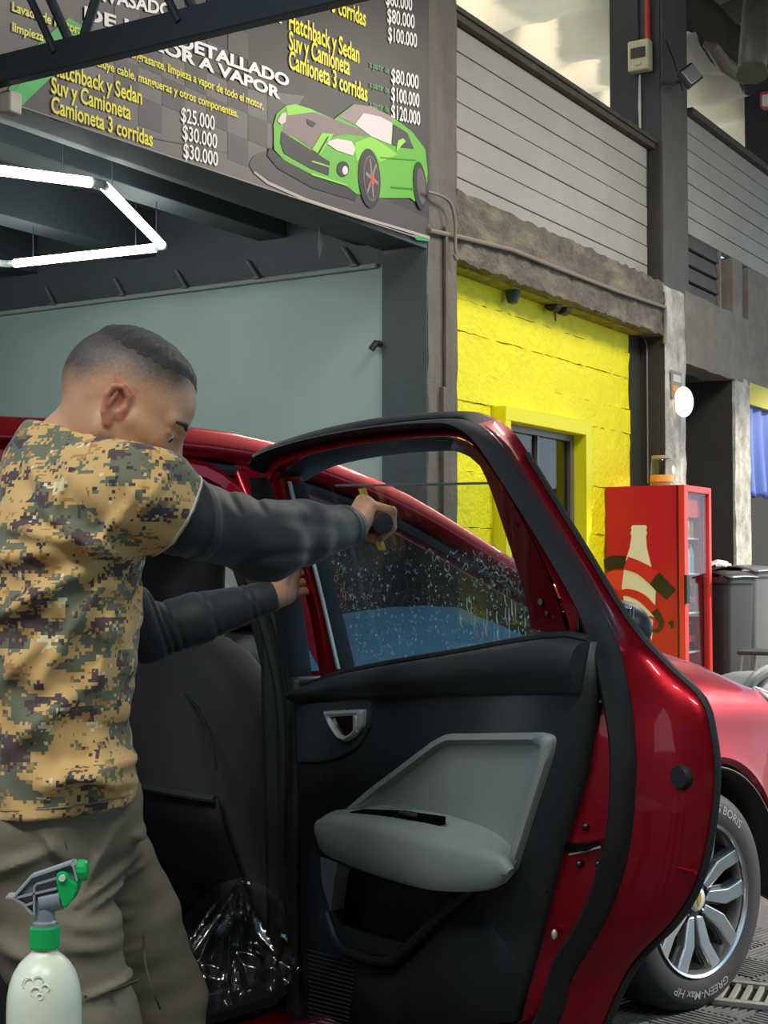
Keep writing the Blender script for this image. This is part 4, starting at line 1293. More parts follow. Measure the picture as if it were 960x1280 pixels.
# small orange thing in the pocket
p = dp(436, 1176, OFFP + .006)
om = MB().sphere((0, 0, 0), .012, 14, 10, (.8, .7, 1.1)).cyl((0, 0, .006), (.004, 0, .017), .005, .004).build('stopper', M('orange red plastic', (214, 66, 34), .35))
om.location = DM @ p
tag(om, 'small orange red stopper lying in the door pocket', 'stopper')
# ================================================================ MAN WIPING THE WINDOW
PR = Vector((-.50, 2.50, 0))
man = empty('person', PR, label='person in tan camouflage shirt, black sleeves and olive trousers reaching to the car window', cat='person')
def pw(px, py, y): return np.array(at(px, py, y) - PR)
FW = np.array([.80, .60, 0]); LF = np.array([-.60, .80, 0]); UP = np.array([0, 0, 1.])
npv = lambda v: np.array(v, float)
# joints
J = {}
J['neck'] = pw(98, 556, 2.42); J['chest'] = pw(62, 660, 2.43); J['waist'] = pw(46, 900, 2.43); J['pelvis'] = pw(42, 1030, 2.44)
J['shR'] = pw(172, 612, 2.29); J['slR'] = pw(226, 645, 2.33); J['elR'] = pw(332, 672, 2.47); J['wrR'] = pw(440, 658, 2.70)
J['shL'] = J['shR'] + LF * .37 + np.array([0, 0, -.01]); J['elL'] = pw(183, 792, 2.88); J['wrL'] = pw(340, 745, 2.97)
J['hipR'] = pw(30, 1050, 2.38); J['knR'] = pw(112, 1290, 2.36); J['anR'] = np.array([J['knR'][0] - .03, J['knR'][1] - .04, .09])
J['hipL'] = pw(108, 1050, 2.56); J['knL'] = pw(203, 1245, 2.70); J['anL'] = np.array([J['knL'][0] + .02, J['knL'][1] + .0, .09])

# ---- head in its own frame (forward, left, up), sculpted as one distance field
hc = pw(161, 492, 2.375)
yaw = math.radians(8); pit = math.radians(28)
hf = np.array([math.cos(yaw) * math.cos(pit), math.sin(yaw) * math.cos(pit), -math.sin(pit)])
HA = frame_axes(hf, np.array([.2, .06, 1]))
HS = 1.03
def hl(P): return ((P - hc) @ HA) / HS
def hw(f, l, u): return hc + HA @ (np.array([f, l, u]) * HS)
def head_sd(P):
    q = hl(P)
    a = q.copy(); a[:, 1] = np.abs(a[:, 1])          # symmetric
    d = sd_ell(q, (-.006, 0, .006), (.103, .078, .092))
    d = smin(d, sd_ell(q, (.036, 0, -.006), (.066, .066, .080)), .03)
    d = smin(d, sd_ell(q, (.040, 0, -.070), (.058, .054, .062)), .03)
    d = smin(d, sd_cone(a, (.000, .056, -.070), (.072, .024, -.112), .020, .018), .03)
    d = smin(d, sd_ell(q, (.083, 0, -.116), (.022, .024, .020)), .025)
    d = smin(d, sd_cone(a, (.066, .046, -.046), (.030, .064, -.040), .017, .012), .022)
    d = smin(d, sd_cone(a, (.094, .010, -.012), (.080, .050, -.010), .010, .008), .014)
    d = smax(d, -sd_ell(a, (.104, .033, -.033), (.018, .019, .012)), .012)
    d = smin(d, sd_ell(a, (.079, .033, -.034), (.0145, .017, .0135)), .003)
    d = smin(d, sd_cone(a, (.094, .018, -.026), (.083, .052, -.030), .0042, .004), .005)
    d = smin(d, sd_cone(q, (.096, 0, -.020), (.117, 0, -.066), .008, .0115), .012)
    d = smin(d, sd_ell(a, (.104, .012, -.070), (.011, .009, .008)), .008)
    d = smin(d, sd_ell(q, (.088, 0, -.086), (.020, .030, .020)), .02)
    d = smin(d, sd_cone(a, (.102, 0, -.088), (.089, .022, -.092), .0055, .003), .004)
    d = smin(d, sd_cone(a, (.101, 0, -.098), (.088, .020, -.096), .0065, .003), .004)
    # ears
    e = [(.012, .073, -.050), (.014, .077, -.032), (.009, .082, -.014), (-.005, .086, -.005), (-.018, .088, -.012), (-.021, .087, -.028), (-.012, .082, -.052), (-.001, .077, -.064)]
    ear = sd_chain(a, e, [.0042, .0044, .0048, .005, .005, .005, .0055, .0065], .002)
    ear = smin(ear, sd_ell(a, (-.003, .078, -.032), (.016, .0045, .026)), .006)
    ear = smax(ear, -sd_ell(a, (.000, .085, -.030), (.010, .008, .014)), .003)
    ear = smin(ear, sd_cone(a, (-.009, .085, -.018), (-.011, .084, -.040), .0032, .0032), .003)
    ear = smin(ear, sd_ell(a, (.011, .078, -.034), (.005, .005, .008)), .003)
    d = smin(d, ear, .005)
    d = d * HS
    # neck and shoulders of the skin
    n0 = hw(-.022, 0, -.055); n1 = J['neck'] + np.array([.012, .008, -.02])
    d = smin(d, sd_cone(P, n0, n1, .053, .055), .022)
    d = smin(d, sd_cone(P, J['neck'] + np.array([.0, .0, -.03]), J['neck'] + np.array([-.0, .0, -.10]), .085, .10), .05)
    return d
lo = hc - .30; hi = hc + .22
vh, fh = sdf_mesh(head_sd, np.minimum(lo, J['neck'] - .16), hi, .0024)
SKIN = np.array(lin((208, 156, 118))); SKIN_D = np.array(lin((158, 108, 80))); RED_ = np.array(lin((188, 112, 88))); GREY = np.array(lin((56, 51, 49)))
DARKH = np.array(lin((44, 40, 40)))
def smooth01(x, a, b):
    t = np.clip((x - a) / (b - a), 0, 1)
    return t * t * (3 - 2 * t)
ql = hl(vh)
rngh = np.random.default_rng(5)
def hair_line(q):      # signed height above the edge of the short hair
    return q[:, 2] - np.interp(q[:, 0], [-.12, -.075, -.03, .02, .06, .085, .10], [-.045, -.035, .004, .004, .014, .042, .052])
hl_ = hair_line(ql)
ear_m = (np.abs(ql[:, 1]) > .0765) & (ql[:, 0] > -.028) & (ql[:, 0] < .020) & (ql[:, 2] < .002) & (ql[:, 2] > -.074)
fade = smooth01(hl_, -.022, .046) * (~ear_m)
fade = np.clip(fade + rngh.uniform(-.10, .10, len(fade)) * (fade > .05), 0, 1)
cols = SKIN[None] * (1 - fade[:, None] * .97) + GREY[None] * fade[:, None] * .97
st = smooth01(-ql[:, 2], .055, .085) * smooth01(ql[:, 0], .0, .03) * .35
cols = cols * (1 - st[:, None]) + np.array(lin((120, 96, 82)))[None] * st[:, None]
er = ear_m * .75
cols = cols * (1 - er[:, None]) + RED_[None] * er[:, None]
ck = np.exp(-((ql[:, 0] - .07) ** 2 + (np.abs(ql[:, 1]) - .05) ** 2 + (ql[:, 2] + .05) ** 2) / .0009) * .35
cols = cols * (1 - ck[:, None]) + RED_[None] * ck[:, None]

# ---- hands
def hand_sd_factory(wr, fore, knuckles, fingers, thumb, rp=.0135, heel=None):
    def f(P):
        d = sd_cone(P, fore, wr, .034, .027)
        for k in knuckles:
            d = smin(d, sd_cone(P, wr * .85 + k * .15, k, .0165, rp), .016)
        if heel is not None: d = smin(d, sd_cone(P, wr, heel, .019, .017), .018)
        for pts in fingers:
            d = smin(d, sd_chain(P, pts, [.0100, .0094, .0088, .0078][:len(pts)], .003), .0022)
        d = smin(d, sd_chain(P, thumb, [.015, .012, .0100, .0085][:len(thumb)], .004), .006)
        return d
    return f
U_D = npv(D_U); N_D = npv(D_N)
# squeegee: blade on the glass, grip along the glass towards the latch
BLC = npv(dp(468, 648, -.055)); BLC = npv(DM @ Vector(BLC)) - npv(PR)
GRIP0 = BLC - N_D * .022 + U_D * .005
GAX = (U_D * .94 - N_D * .30 + UP * -.12); GAX /= np.linalg.norm(GAX)
GRIP1 = GRIP0 + GAX * .112
GR_ = .0205
side = np.cross(UP, GAX); side = side / np.linalg.norm(side)
if side @ N_D < 0: side = -side
gup = np.cross(GAX, side); gup = gup if gup[2] > 0 else -gup
kn, fg = [], []
for i, s in enumerate((.020, .0425, .065, .0865)):
    c = GRIP0 + GAX * s
    k = c + gup * (GR_ + .013 - .002 * i) - side * (.012 + .003 * abs(i - 1))
    lenk = [1.0, 1.05, 1.0, .85][i]
    fg.append([k, c + side * (GR_ * .75 + .008) + gup * (GR_ * .75 + .005), c + side * (GR_ + .009) * lenk - gup * .010, c + side * .004 - gup * (GR_ + .009)])
    kn.append(k)
WR = J['wrR']
th = [WR * .62 + kn[0] * .38 - gup * .012 - GAX * .006, GRIP0 + GAX * .018 - side * (GR_ + .012) + gup * .0, GRIP0 + GAX * .030 - side * (GR_ * .6 + .004) - gup * (GR_ + .004), GRIP0 + GAX * .040 + side * .006 - gup * (GR_ + .016)]
handR = hand_sd_factory(WR, WR + (J['elR'] - WR) * .35, kn, fg, th, heel=GRIP0 + GAX * .10 - side * (GR_ + .016) + gup * .006)
allp = np.array(kn + [WR] + [p for f_ in fg for p in f_] + th)
vr, fr_ = sdf_mesh(handR, np.minimum(allp.min(0) - .05, WR - .10), np.maximum(allp.max(0) + .05, WR + .04), .0018)
# left hand closes round the front post of the door frame
WL = J['wrL']
post_c = npv(DM @ dp(372, 722, -.085)) - npv(PR)
hd = pw(362, 722, 3.03) - WL
hd = hd / np.linalg.norm(hd)
kl, fl = [], []
for i, s in enumerate((.020, -.001, -.022, -.042)):
    k = WL + hd * .078 + np.array([.008 * (1 if i < 2 else .5), .01, .010 + s])
    p1 = k + np.array([.030, .024, .004]); p2 = p1 + np.array([.012, .026, -.002]); p3 = p2 + np.array([-.012, .016, -.004])
    kl.append(k); fl.append([k, p1, p2, p3])
thl = [WL + hd * .030 + np.array([.002, -.012, .014]), WL + hd * .055 + np.array([.010, -.016, .034]), WL + hd * .082 + np.array([.018, -.006, .046]), WL + hd * .10 + np.array([.026, .006, .050])]
handL = hand_sd_factory(WL, WL + (J['elL'] - WL) * .3, kl, fl, thl, heel=WL + hd * .06 + np.array([0, -.004, -.030]))
allp = np.array(kl + [WL] + [p for f_ in fl for p in f_] + thl)
vl, fl_ = sdf_mesh(handL, np.minimum(allp.min(0) - .05, WL - .09), allp.max(0) + .05, .0020)
# ---- rest of the skin (mostly under the clothes): torso core, arms, legs
def core_sd(P):
    d = sd_cone(P, J['neck'] + np.array([0, 0, -.06]), J['waist'], .095, .10)
    d = smin(d, sd_cone(P, J['waist'], J['pelvis'], .10, .11), .05)
    for s in 'RL':
        d = smin(d, sd_chain(P, [J['neck'] + np.array([0, 0, -.08]), J['sh' + s], J['el' + s], J['wr' + s]], [.07, .045, .040, .026], .01), .03)
        d = smin(d, sd_chain(P, [J['hip' + s], J['kn' + s], J['an' + s]], [.085, .052, .038], .01), .03)
    return d
vc, fc = sdf_mesh(core_sd, np.array([-.62, -.55, .02]), np.array([.55, .75, 1.50]), .011)
def blotch(v, base):
    n = np.sin(v @ np.array([91., 37, 55])) * np.sin(v @ np.array([-43., 77, 29]))
    return base[None] * (1 + .06 * n[:, None])
hand_col = np.array(lin((186, 132, 98)))
V = np.vstack([vh, vr, vl, vc]); 
F = np.vstack([fh, fr_ + len(vh), fl_ + len(vh) + len(vr), fc + len(vh) + len(vr) + len(vl)])
CC = np.vstack([blotch(vh, np.ones(3)) * cols, blotch(vr, hand_col), blotch(vl, hand_col), blotch(vc, SKIN)])
def pigment_mat(name, rough, bumps, sss=0.0):
    m = bpy.data.materials.new(name); m.use_nodes = True
    n, l = m.node_tree.nodes, m.node_tree.links
    b = n['Principled BSDF']
    a = n.new('ShaderNodeAttribute'); a.attribute_name = 'pigment'
    l.new(a.outputs['Color'], b.inputs['Base Color'])
    b.inputs['Roughness'].default_value = rough
    if sss:
        b.inputs['Subsurface Weight'].default_value = sss
        b.inputs['Subsurface Radius'].default_value = (.012, .005, .003)
        b.inputs['Subsurface Scale'].default_value = .6
    tc = n.new('ShaderNodeTexCoord')
    prev = None
    for sc_, st_ in bumps:
        t = n.new('ShaderNodeTexNoise'); t.inputs['Scale'].default_value = sc_; t.inputs['Detail'].default_value = 4
        l.new(tc.outputs['Object'], t.inputs['Vector'])
        u = n.new('ShaderNodeBump'); u.inputs['Strength'].default_value = st_; u.inputs['Distance'].default_value = .002
        l.new(t.outputs['Fac'], u.inputs['Height'])
        if prev: l.new(prev.outputs[0], u.inputs['Normal'])
        prev = u
    l.new(prev.outputs[0], b.inputs['Normal'])
    return m
m_skin = pigment_mat('skin', .48, [(420, .25), (90, .12)], .12)
np_obj('body', V, F, m_skin, man, CC)

# ---- hair: short dark cap, brow, eyes
def hair_sd(P):
    q = hl(P)
    d = sd_ell(q, (-.006, 0, .006), (.103, .078, .092))
    d = smin(d, sd_ell(q, (.036, 0, -.006), (.066, .066, .080)), .03)
    edge = np.interp(q[:, 0], [-.12, -.085, -.03, .03, .07, .085, .10], [.066, .052, .044, .045, .050, .047, .038]) + .001 * np.sin(q[:, 0] * 310) * np.sin(q[:, 1] * 260)
    h = q[:, 2] - edge
    t = -.0015 + .0065 * smooth01(h, 0, .03)         # short at the edge, longer on top
    t = t + .0007 * np.sin(q[:, 0] * 420 + 3 * np.sin(q[:, 1] * 90)) * np.sin(q[:, 1] * 380 + 2) + .0005 * np.sin(q[:, 0] * 190 - q[:, 1] * 230)
    return smax(d - t, -h - .01, .004) * HS
vv, ff = sdf_mesh(hair_sd, hc - .14, hc + .14, .0022)
np_obj('hair', vv, ff, M('short black hair', (46, 42, 41), .55, bump=(500, .9, .003), var=(160, .7, (74, 69, 66))), man)
def brow_sd(P):
    q = hl(P); q[:, 1] = np.abs(q[:, 1])
    return sd_chain(q, [(.1050, .014, -.011), (.1020, .034, -.005), (.0895, .055, -.010)], [.0034, .0040, .0026], .002) * HS
vv, ff = sdf_mesh(brow_sd, hc - .14, hc + .16, .0018)
np_obj('eyebrows', vv, ff, M('short black hair', (40, 37, 37), .55), man)
for s_, nm in ((-1, 'eye'), (1, 'eye')):
    c = Vector(hw(.0835, s_ * .033, -.0335))
    e = MB().sphere(c, .0122, 18, 12)
    eo = e.build(nm, M('eye white', (214, 208, 200), .15), man, smooth=180)
    g = Vector(HA @ np.array([.92, s_ * .12, -.32])).normalized()
    rt = g.to_track_quat('Z', 'Y').to_matrix()
    i_ = MB()
    R = []
    for r_, h_ in ((.0058, .0108), (.0045, .0118), (.002, .0125), (.0003, .0126)):
        R.append([c + rt @ Vector((r_ * math.cos(a), r_ * math.sin(a), h_)) for a in np.linspace(0, 2 * PI, 16, endpoint=False)])
    i_.grid(R, True).build('iris', M('dark brown iris', (38, 26, 20), .1), eo, smooth=180)

# ---- camouflage shirt
zs_ = np.array([J['pelvis'][2] - .05, J['pelvis'][2], J['waist'][2], J['chest'][2] - .12, J['chest'][2], J['neck'][2] - .06, J['neck'][2] - .01, J['neck'][2] + .04])
ax_ = np.array([.206, .203, .186, .196, .205, .175, .090, .072])
bx_ = np.array([.160, .152, .137, .142, .140, .112, .085, .072])
cen_ = np.array([J['pelvis'] + [-.0, 0, 0], J['pelvis'], J['waist'], (J['waist'] * .35 + J['chest'] * .65), J['chest'], J['neck'] * .6 + J['chest'] * .4, J['neck'], J['neck'] + [.01, .006, 0]])
def seg_xz(P, a, b, w):
    """gaussian ridge along a segment seen from the side the folds are on"""
    p = P[:, [0, 2]]; a = np.array([a[0], a[2]]); b = np.array([b[0], b[2]])
    ab = b - a
    t = np.clip(((p - a) @ ab) / (ab @ ab), 0, 1)
    d = np.linalg.norm(p - a - t[:, None] * ab, axis=1)
    return np.exp(-(d / w) ** 2) * (.35 + .65 * np.sin(PI * np.clip(t, .04, .96)))
folds = [((0, 772), (112, 716), .013, .014), ((20, 660), (150, 690), .012, .010), ((60, 640), (160, 700), .010, .009), ((140, 720), (60, 850), .012, .010), ((150, 735), (120, 880), .010, .007), ((20, 930), (110, 860), .016, .011), ((70, 975), (160, 955), .014, .016), ((90, 955), (158, 985), .010, .012), ((30, 560), (70, 640), .010, .007), ((100, 570), (75, 650), .008, .006), ((190, 610), (150, 680), .009, .007), ((215, 600), (175, 665), .008, .006), ((0, 860), (60, 800), .014, .009), ((120, 930), (150, 1000), .012, .008), ((-20, 700), (90, 690), .014, .008), ((165, 640), (120, 700), .010, .009)]
FO = [(pw(*a, 2.30), pw(*b, 2.30), w, h_) for a, b, w, h_ in folds]
def torso_sd(P, grow=0.0):
    z = P[:, 2]
    cx = np.interp(z, zs_, cen_[:, 0]); cy = np.interp(z, zs_, cen_[:, 1])
    a = np.interp(z, zs_, ax_) + grow; b = np.interp(z, zs_, bx_) + grow
    q = np.stack([P[:, 0] - cx, P[:, 1] - cy], 1)
    u = q @ FW[:2]; v = q @ LF[:2]
    k = ((np.abs(u) / b) ** 2.3 + (np.abs(v) / a) ** 2.3) ** (1 / 2.3)
    return (k - 1) * np.minimum(a, b) * .85
hem_z = at(75, 1018, 2.34).z
def shirt_sd(P):
    d = torso_sd(P)
    d = smin(d, sd_cone(P, J['neck'] * .55 + J['chest'] * .45, J['shR'], .085, .082), .06)
    d = smin(d, sd_cone(P, J['neck'] * .55 + J['chest'] * .45, J['shL'], .085, .082), .06)
    sl = sd_cone(P, J['shR'], J['slR'] + (J['slR'] - J['shR']) * .3, .081, .066)
    d = smin(d, sl, .035)
    sl2 = sd_cone(P, J['shL'], J['shL'] + (J['elL'] - J['shL']) * .7, .081, .078)
    d = smin(d, sl2, .035)
    # upper edge of the back slopes to the collar
    d = smin(d, sd_cone(P, J['neck'] + np.array([-.015, -.01, -.015]), J['shR'] + np.array([-.05, .02, .01]), .066, .05), .05)
    d = smin(d, sd_cone(P, J['neck'] + np.array([-.015, .01, -.015]), J['shL'] + np.array([.02, -.02, .01]), .066, .05), .05)
    w = np.zeros(len(P))
    for a, b, s, h_ in FO: w += h_ * seg_xz(P, a, b, s)
    fr = smooth01(J['chest'][1] + .03 - P[:, 1], 0, .08)
    d = d - w * fr * 1.3 + .004
    d = d - .0028 * np.sin(P @ np.array([26., 18, 40])) * np.sin(P @ np.array([-17., 30, 33]) + 1.7) - .0014 * np.sin(P @ np.array([70., -40, 85]))
    d = smax(d, P[:, 2] - J['neck'][2] - .022 - .25 * (P[:, 0] - J['neck'][0]) * -1, .01)
    # cuts: hem, sleeve ends, neck opening
    d = smax(d, hem_z + .012 * (P[:, 0] - J['waist'][0]) / .2 - P[:, 2], .006)
    n = (J['slR'] - J['shR']); n = n / np.linalg.norm(n)
    n2 = n * .86 + np.array([.30, .0, -.12]); n2 /= np.linalg.norm(n2)
    far = (P - J['slR']) @ n2
    near = np.linalg.norm(P - J['slR'] - n * .05, axis=1) < .16
    d = np.where(near, smax(d, far, .004), d)
    m_ = (J['elL'] - J['shL']); e = J['shL'] + m_ * .6; m_ = m_ / np.linalg.norm(m_)
    near = np.linalg.norm(P - e - m_ * .05, axis=1) < .13
    d = np.where(near, smax(d, (P - e) @ m_, .004), d)
    nn = J['neck'] - hw(-.03, 0, -.05); nn /= np.linalg.norm(nn)
    d = smax(d, -sd_cone(P, J['neck'] + np.array([.012, .008, .0]), hw(-.022, 0, -.055), .061, .061), .006)
    return d
vv, ff = sdf_mesh(shirt_sd, np.array([-.62, -.48, hem_z - .04]), np.array([.28, .52, 1.62]), .0052)
m = bpy.data.materials.new('tan digital camouflage cloth'); m.use_nodes = True
n, l = m.node_tree.nodes, m.node_tree.links
b = n['Principled BSDF']; b.inputs['Roughness'].default_value = .85
b.inputs['Sheen Weight'].default_value = .15
tc = n.new('ShaderNodeTexCoord')
sn = n.new('ShaderNodeVectorMath'); sn.operation = 'SNAP'; sn.inputs[1].default_value = (.0052, .0052, .0052)
l.new(tc.outputs['Object'], sn.inputs[0])
def nz(scale, off, stretch=(1, 1, 1.7), det=4, rough=.7):
    mp = n.new('ShaderNodeMapping'); mp.inputs['Location'].default_value = off; mp.inputs['Scale'].default_value = stretch
    l.new(sn.outputs[0], mp.inputs['Vector'])
    t = n.new('ShaderNodeTexNoise'); t.inputs['Scale'].default_value = scale; t.inputs['Detail'].default_value = det; t.inputs['Roughness'].default_value = rough
    l.new(mp.outputs[0], t.inputs['Vector'])
    return t.outputs['Fac']
def thr(f, v):
    t = n.new('ShaderNodeMath'); t.operation = 'GREATER_THAN'; l.new(f, t.inputs[0]); t.inputs[1].default_value = v
    return t.outputs[0]
col = None
base = lin((212, 170, 106))
prev = None
for scale, off, v, c in ((11, (0, 0, 0), .52, (108, 110, 86)), (15, (3, 1, 7), .57, (84, 66, 66)), (30, (1, 2, 4), .60, (178, 132, 74)), (17, (9, 5, 2), .645, (226, 212, 172)), (26, (4, 8, 1), .645, (62, 52, 54))):
    x = n.new('ShaderNodeMix'); x.data_type = 'RGBA'
    l.new(thr(nz(scale, off), v), x.inputs['Factor'])
    if prev is None: x.inputs[6].default_value = (*base, 1)
    else: l.new(prev, x.inputs[6])
    x.inputs[7].default_value = (*lin(c), 1)
    prev = x.outputs[2]
l.new(prev, b.inputs['Base Color'])
t = n.new('ShaderNodeTexNoise'); t.inputs['Scale'].default_value = 38; t.inputs['Detail'].default_value = 5
l.new(tc.outputs['Object'], t.inputs['Vector'])
u = n.new('ShaderNodeBump'); u.inputs['Strength'].default_value = .25; u.inputs['Distance'].default_value = .006
l.new(t.outputs['Fac'], u.inputs['Height']); l.new(u.outputs[0], b.inputs['Normal'])
shirt = np_obj('shirt', vv, ff, m, man)
# stitched rims: hem, sleeve edge, collar
n_ = (J['slR'] - J['shR']); n_ = n_ / np.linalg.norm(n_)
n2 = n_ * .86 + np.array([.30, .0, -.12]); n2 /= np.linalg.norm(n2)
def rim(center, normal, fn, rad0, name, mat, r=.0022, cnt=48):
    nrm = Vector(normal).normalized()
    a = nrm.orthogonal().normalized(); b_ = nrm.cross(a)
    pts = []
    for k in range(cnt):
        w = 2 * PI * k / cnt
        d_ = np.array(a * math.cos(w) + b_ * math.sin(w))
        t_ = np.linspace(.02, rad0, 160)
        val = fn(center[None] + t_[:, None] * d_[None])
        i_ = np.argmax(val > 0)
        pts.append(Vector(center + d_ * t_[max(i_ - 1, 0)]))
    return MB().tube(pts, r, 6, closed=True).build(name, mat, shirt, smooth=180)
rim(J['slR'] - n2 * .006, n2, shirt_sd, .12, 'sleeve_edge', M('pale shirt edge', (196, 194, 176), .8))
rim(J['waist'] * .0 + np.array([J['pelvis'][0], J['pelvis'][1], hem_z + .018]), (-.06, 0, 1), shirt_sd, .32, 'hem_stitch', M('olive hem', (140, 132, 92), .85), .0018, 72)
NC0 = J['neck'] + np.array([.012, .008, .0]); NC1 = NC0 + (hw(-.022, 0, -.055) - NC0) * .10
rim(NC1, hw(-.022, 0, -.055) - NC0, lambda P: np.where(np.linalg.norm(P - NC1, axis=1) > .0615, 1., -1.), .12, 'collar', M('tan collar rib', (170, 140, 92), .85), .006)

# ---- black compression sleeves
m_slv = M('black stretch sleeve', (30, 33, 35), .62, bump=(700, .12, .001), sheen=.2)
def armR(P):
    d = sd_chain(P, [J['shR'], J['slR'], J['elR'], J['elR'] * .62 + J['wrR'] * .38, J['wrR']], [.058, .0605, .062, .057, .0345], .012)
    d = smin(d, sd_ell(P, J['elR'] + np.array([.0, -.004, -.022]), (.055, .05, .045)), .04)
    for t_, amp in ((.10, .004), (.16, .003), (.95, .003), (.90, .0025)):
        c = J['slR'] + (J['elR'] - J['slR']) * t_ if t_ < .5 else J['elR'] + (J['wrR'] - J['elR']) * t_
        ax = (J['elR'] - J['slR']) if t_ < .5 else (J['wrR'] - J['elR'])
        ax = ax / np.linalg.norm(ax) + np.array([.1, 0, .25]); ax /= np.linalg.norm(ax)
        d = d - amp * np.exp(-(((P - c) @ ax) / .006) ** 2)
    # creases near the elbow
    for (a, b_, s, h_) in ((pw(280, 610, 2.35), pw(300, 640, 2.35), .006, .006), (pw(310, 612, 2.38), pw(330, 640, 2.38), .006, .006), (pw(300, 700, 2.42), pw(400, 690, 2.5), .008, .005), (pw(350, 650, 2.45), pw(425, 660, 2.55), .01, .004)):
        d = d + h_ * seg_xz(P, a, b_, s)
    cut = (J['wrR'] - J['elR']); cut /= np.linalg.norm(cut)
    d = smax(d, (P - J['wrR'] - cut * .004) @ cut, .003)
    return d + .0008 * np.sin(P @ np.array([60., 44, 70]))
vv, ff = sdf_mesh(armR, np.minimum(J['shR'], J['wrR']) - .1, np.maximum(J['shR'], J['wrR']) + .1, .0038)
np_obj('sleeve', vv, ff, m_slv, man)
def armL(P):
    d = sd_chain(P, [J['shL'] * .5 + J['elL'] * .5, J['elL'], J['elL'] * .6 + J['wrL'] * .4, J['wrL']], [.056, .056, .050, .032], .012)
    ax = J['wrL'] - J['elL']; L_ = np.linalg.norm(ax); ax = ax / L_
    t_ = (P - J['elL']) @ ax
    for c, amp in ((.02, .005), (.035, .005), (.055, .004), (.13, .003), (.215, .003), (.232, .0025)):
        d = d + amp * np.exp(-((t_ - c + .15 * (P[:, 2] - J['elL'][2])) / .0045) ** 2)
    cut = ax
    d = smax(d, (P - J['wrL'] - cut * .004) @ cut, .003)
    return d
vv, ff = sdf_mesh(armL, np.minimum(np.minimum(J['shL'], J['wrL']), J['elL']) - .1, np.maximum(np.maximum(J['shL'], J['wrL']), J['elL']) + .1, .0042)
np_obj('sleeve', vv, ff, m_slv, man)

# ---- trousers and shoes
m_trs = M('olive drab trousers', (124, 115, 94), .8, var=(6, .4, (112, 104, 84)), bump=(500, .25, .002))
def trousers_sd(P):
    d = sd_ell(P, J['pelvis'] + np.array([0, 0, .02]), (.178, .172, .16))
    d = smin(d, sd_cone(P, J['pelvis'], J['pelvis'] + np.array([-.0, 0, .10]), .135, .135), .05)
    for s, rr in (('R', (.098, .094, .078, .062)), ('L', (.098, .092, .076, .062))):
        mid = J['hip' + s] * .5 + J['kn' + s] * .5
        d = smin(d, sd_chain(P, [J['hip' + s], mid, J['kn' + s], J['an' + s] + np.array([0, 0, .02])], rr, .02), .03)
    fr = 1.0
    w = np.zeros(len(P))
    for a, b_, s, h_ in TF: w += h_ * seg_xz(P, a, b_, s)
    d = d - 2.2 * w * smooth01(J['pelvis'][1] + .12 - P[:, 1], 0, .06)
    d = d - .0022 * np.sin(P @ np.array([14., 9, 75])) * np.sin(P @ np.array([22., 17, -30]) + .6)
    d = smax(d, P[:, 2] - (hem_z + .07), .004)
    return smax(d, .075 - P[:, 2], .004)
TF = [(pw(*a, 2.3), pw(*b_, 2.3), s, h_) for a, b_, s, h_ in (((100, 1130), (150, 1095), .008, .007), ((105, 1142), (165, 1110), .007, .006), ((95, 1128), (140, 1040), .008, .006), ((85, 1150), (140, 1165), .012, .006), ((90, 1180), (150, 1190), .012, .005), ((60, 1040), (85, 1075), .008, .006), ((0, 1085), (70, 1060), .010, .006), ((160, 1060), (190, 1130), .008, .007), ((175, 1090), (225, 1180), .010, .006), ((185, 1150), (230, 1165), .009, .005), ((185, 1190), (240, 1200), .010, .005), ((105, 1245), (175, 1228), .006, .006), ((0, 1180), (60, 1200), .014, .006))]
vv, ff = sdf_mesh(trousers_sd, np.array([-.62, -.55, .04]), np.array([.55, .80, hem_z + .12]), .0056)
trs = np_obj('trousers', vv, ff, m_trs, man)
# seams of the thigh pocket and the fly
def surf_line(pl, fn, y0, name, mat, r=.0016):
    P = []
    for x, y in pl:
        yy = np.linspace(y0, y0 + .5, 200)
        pts = np.array([pw(x, y, v) for v in yy])
        val = fn(pts)
        i_ = int(np.argmax(val < 0))
        P.append(Vector(pts[i_]))
    return MB().tube([Vector(p) for p in spline(P, 24)], r, 5).build(name, mat, trs, smooth=180)
m_seam = M('dark olive seam', (70, 64, 50), .9)
surf_line([(70, 1022), (80, 1050), (86, 1078)], trousers_sd, 2.05, 'seam', m_seam)
surf_line([(105, 1246), (140, 1238), (172, 1226)], trousers_sd, 2.05, 'pocket_edge', m_seam, .0024)
surf_line([(172, 1110), (180, 1170), (184, 1215), (200, 1262)], trousers_sd, 2.05, 'seam', m_seam)
for s in 'RL':
    a = J['an' + s]
    def shoe(P, a=a):
        d = sd_cone(P, a + np.array([-.02, -.01, -.04]), a + np.array([.16, .11, -.058]), .048, .036)
        d = smin(d, sd_cone(P, a + np.array([0, 0, .05]), a + np.array([0, 0, -.03]), .052, .05), .03)
        return smax(d, .004 - P[:, 2], .004)
    vv, ff = sdf_mesh(shoe, a - .16, a + .28, .007)
    np_obj('shoe', vv, ff, M('black work shoe', (34, 34, 35), .6), man)

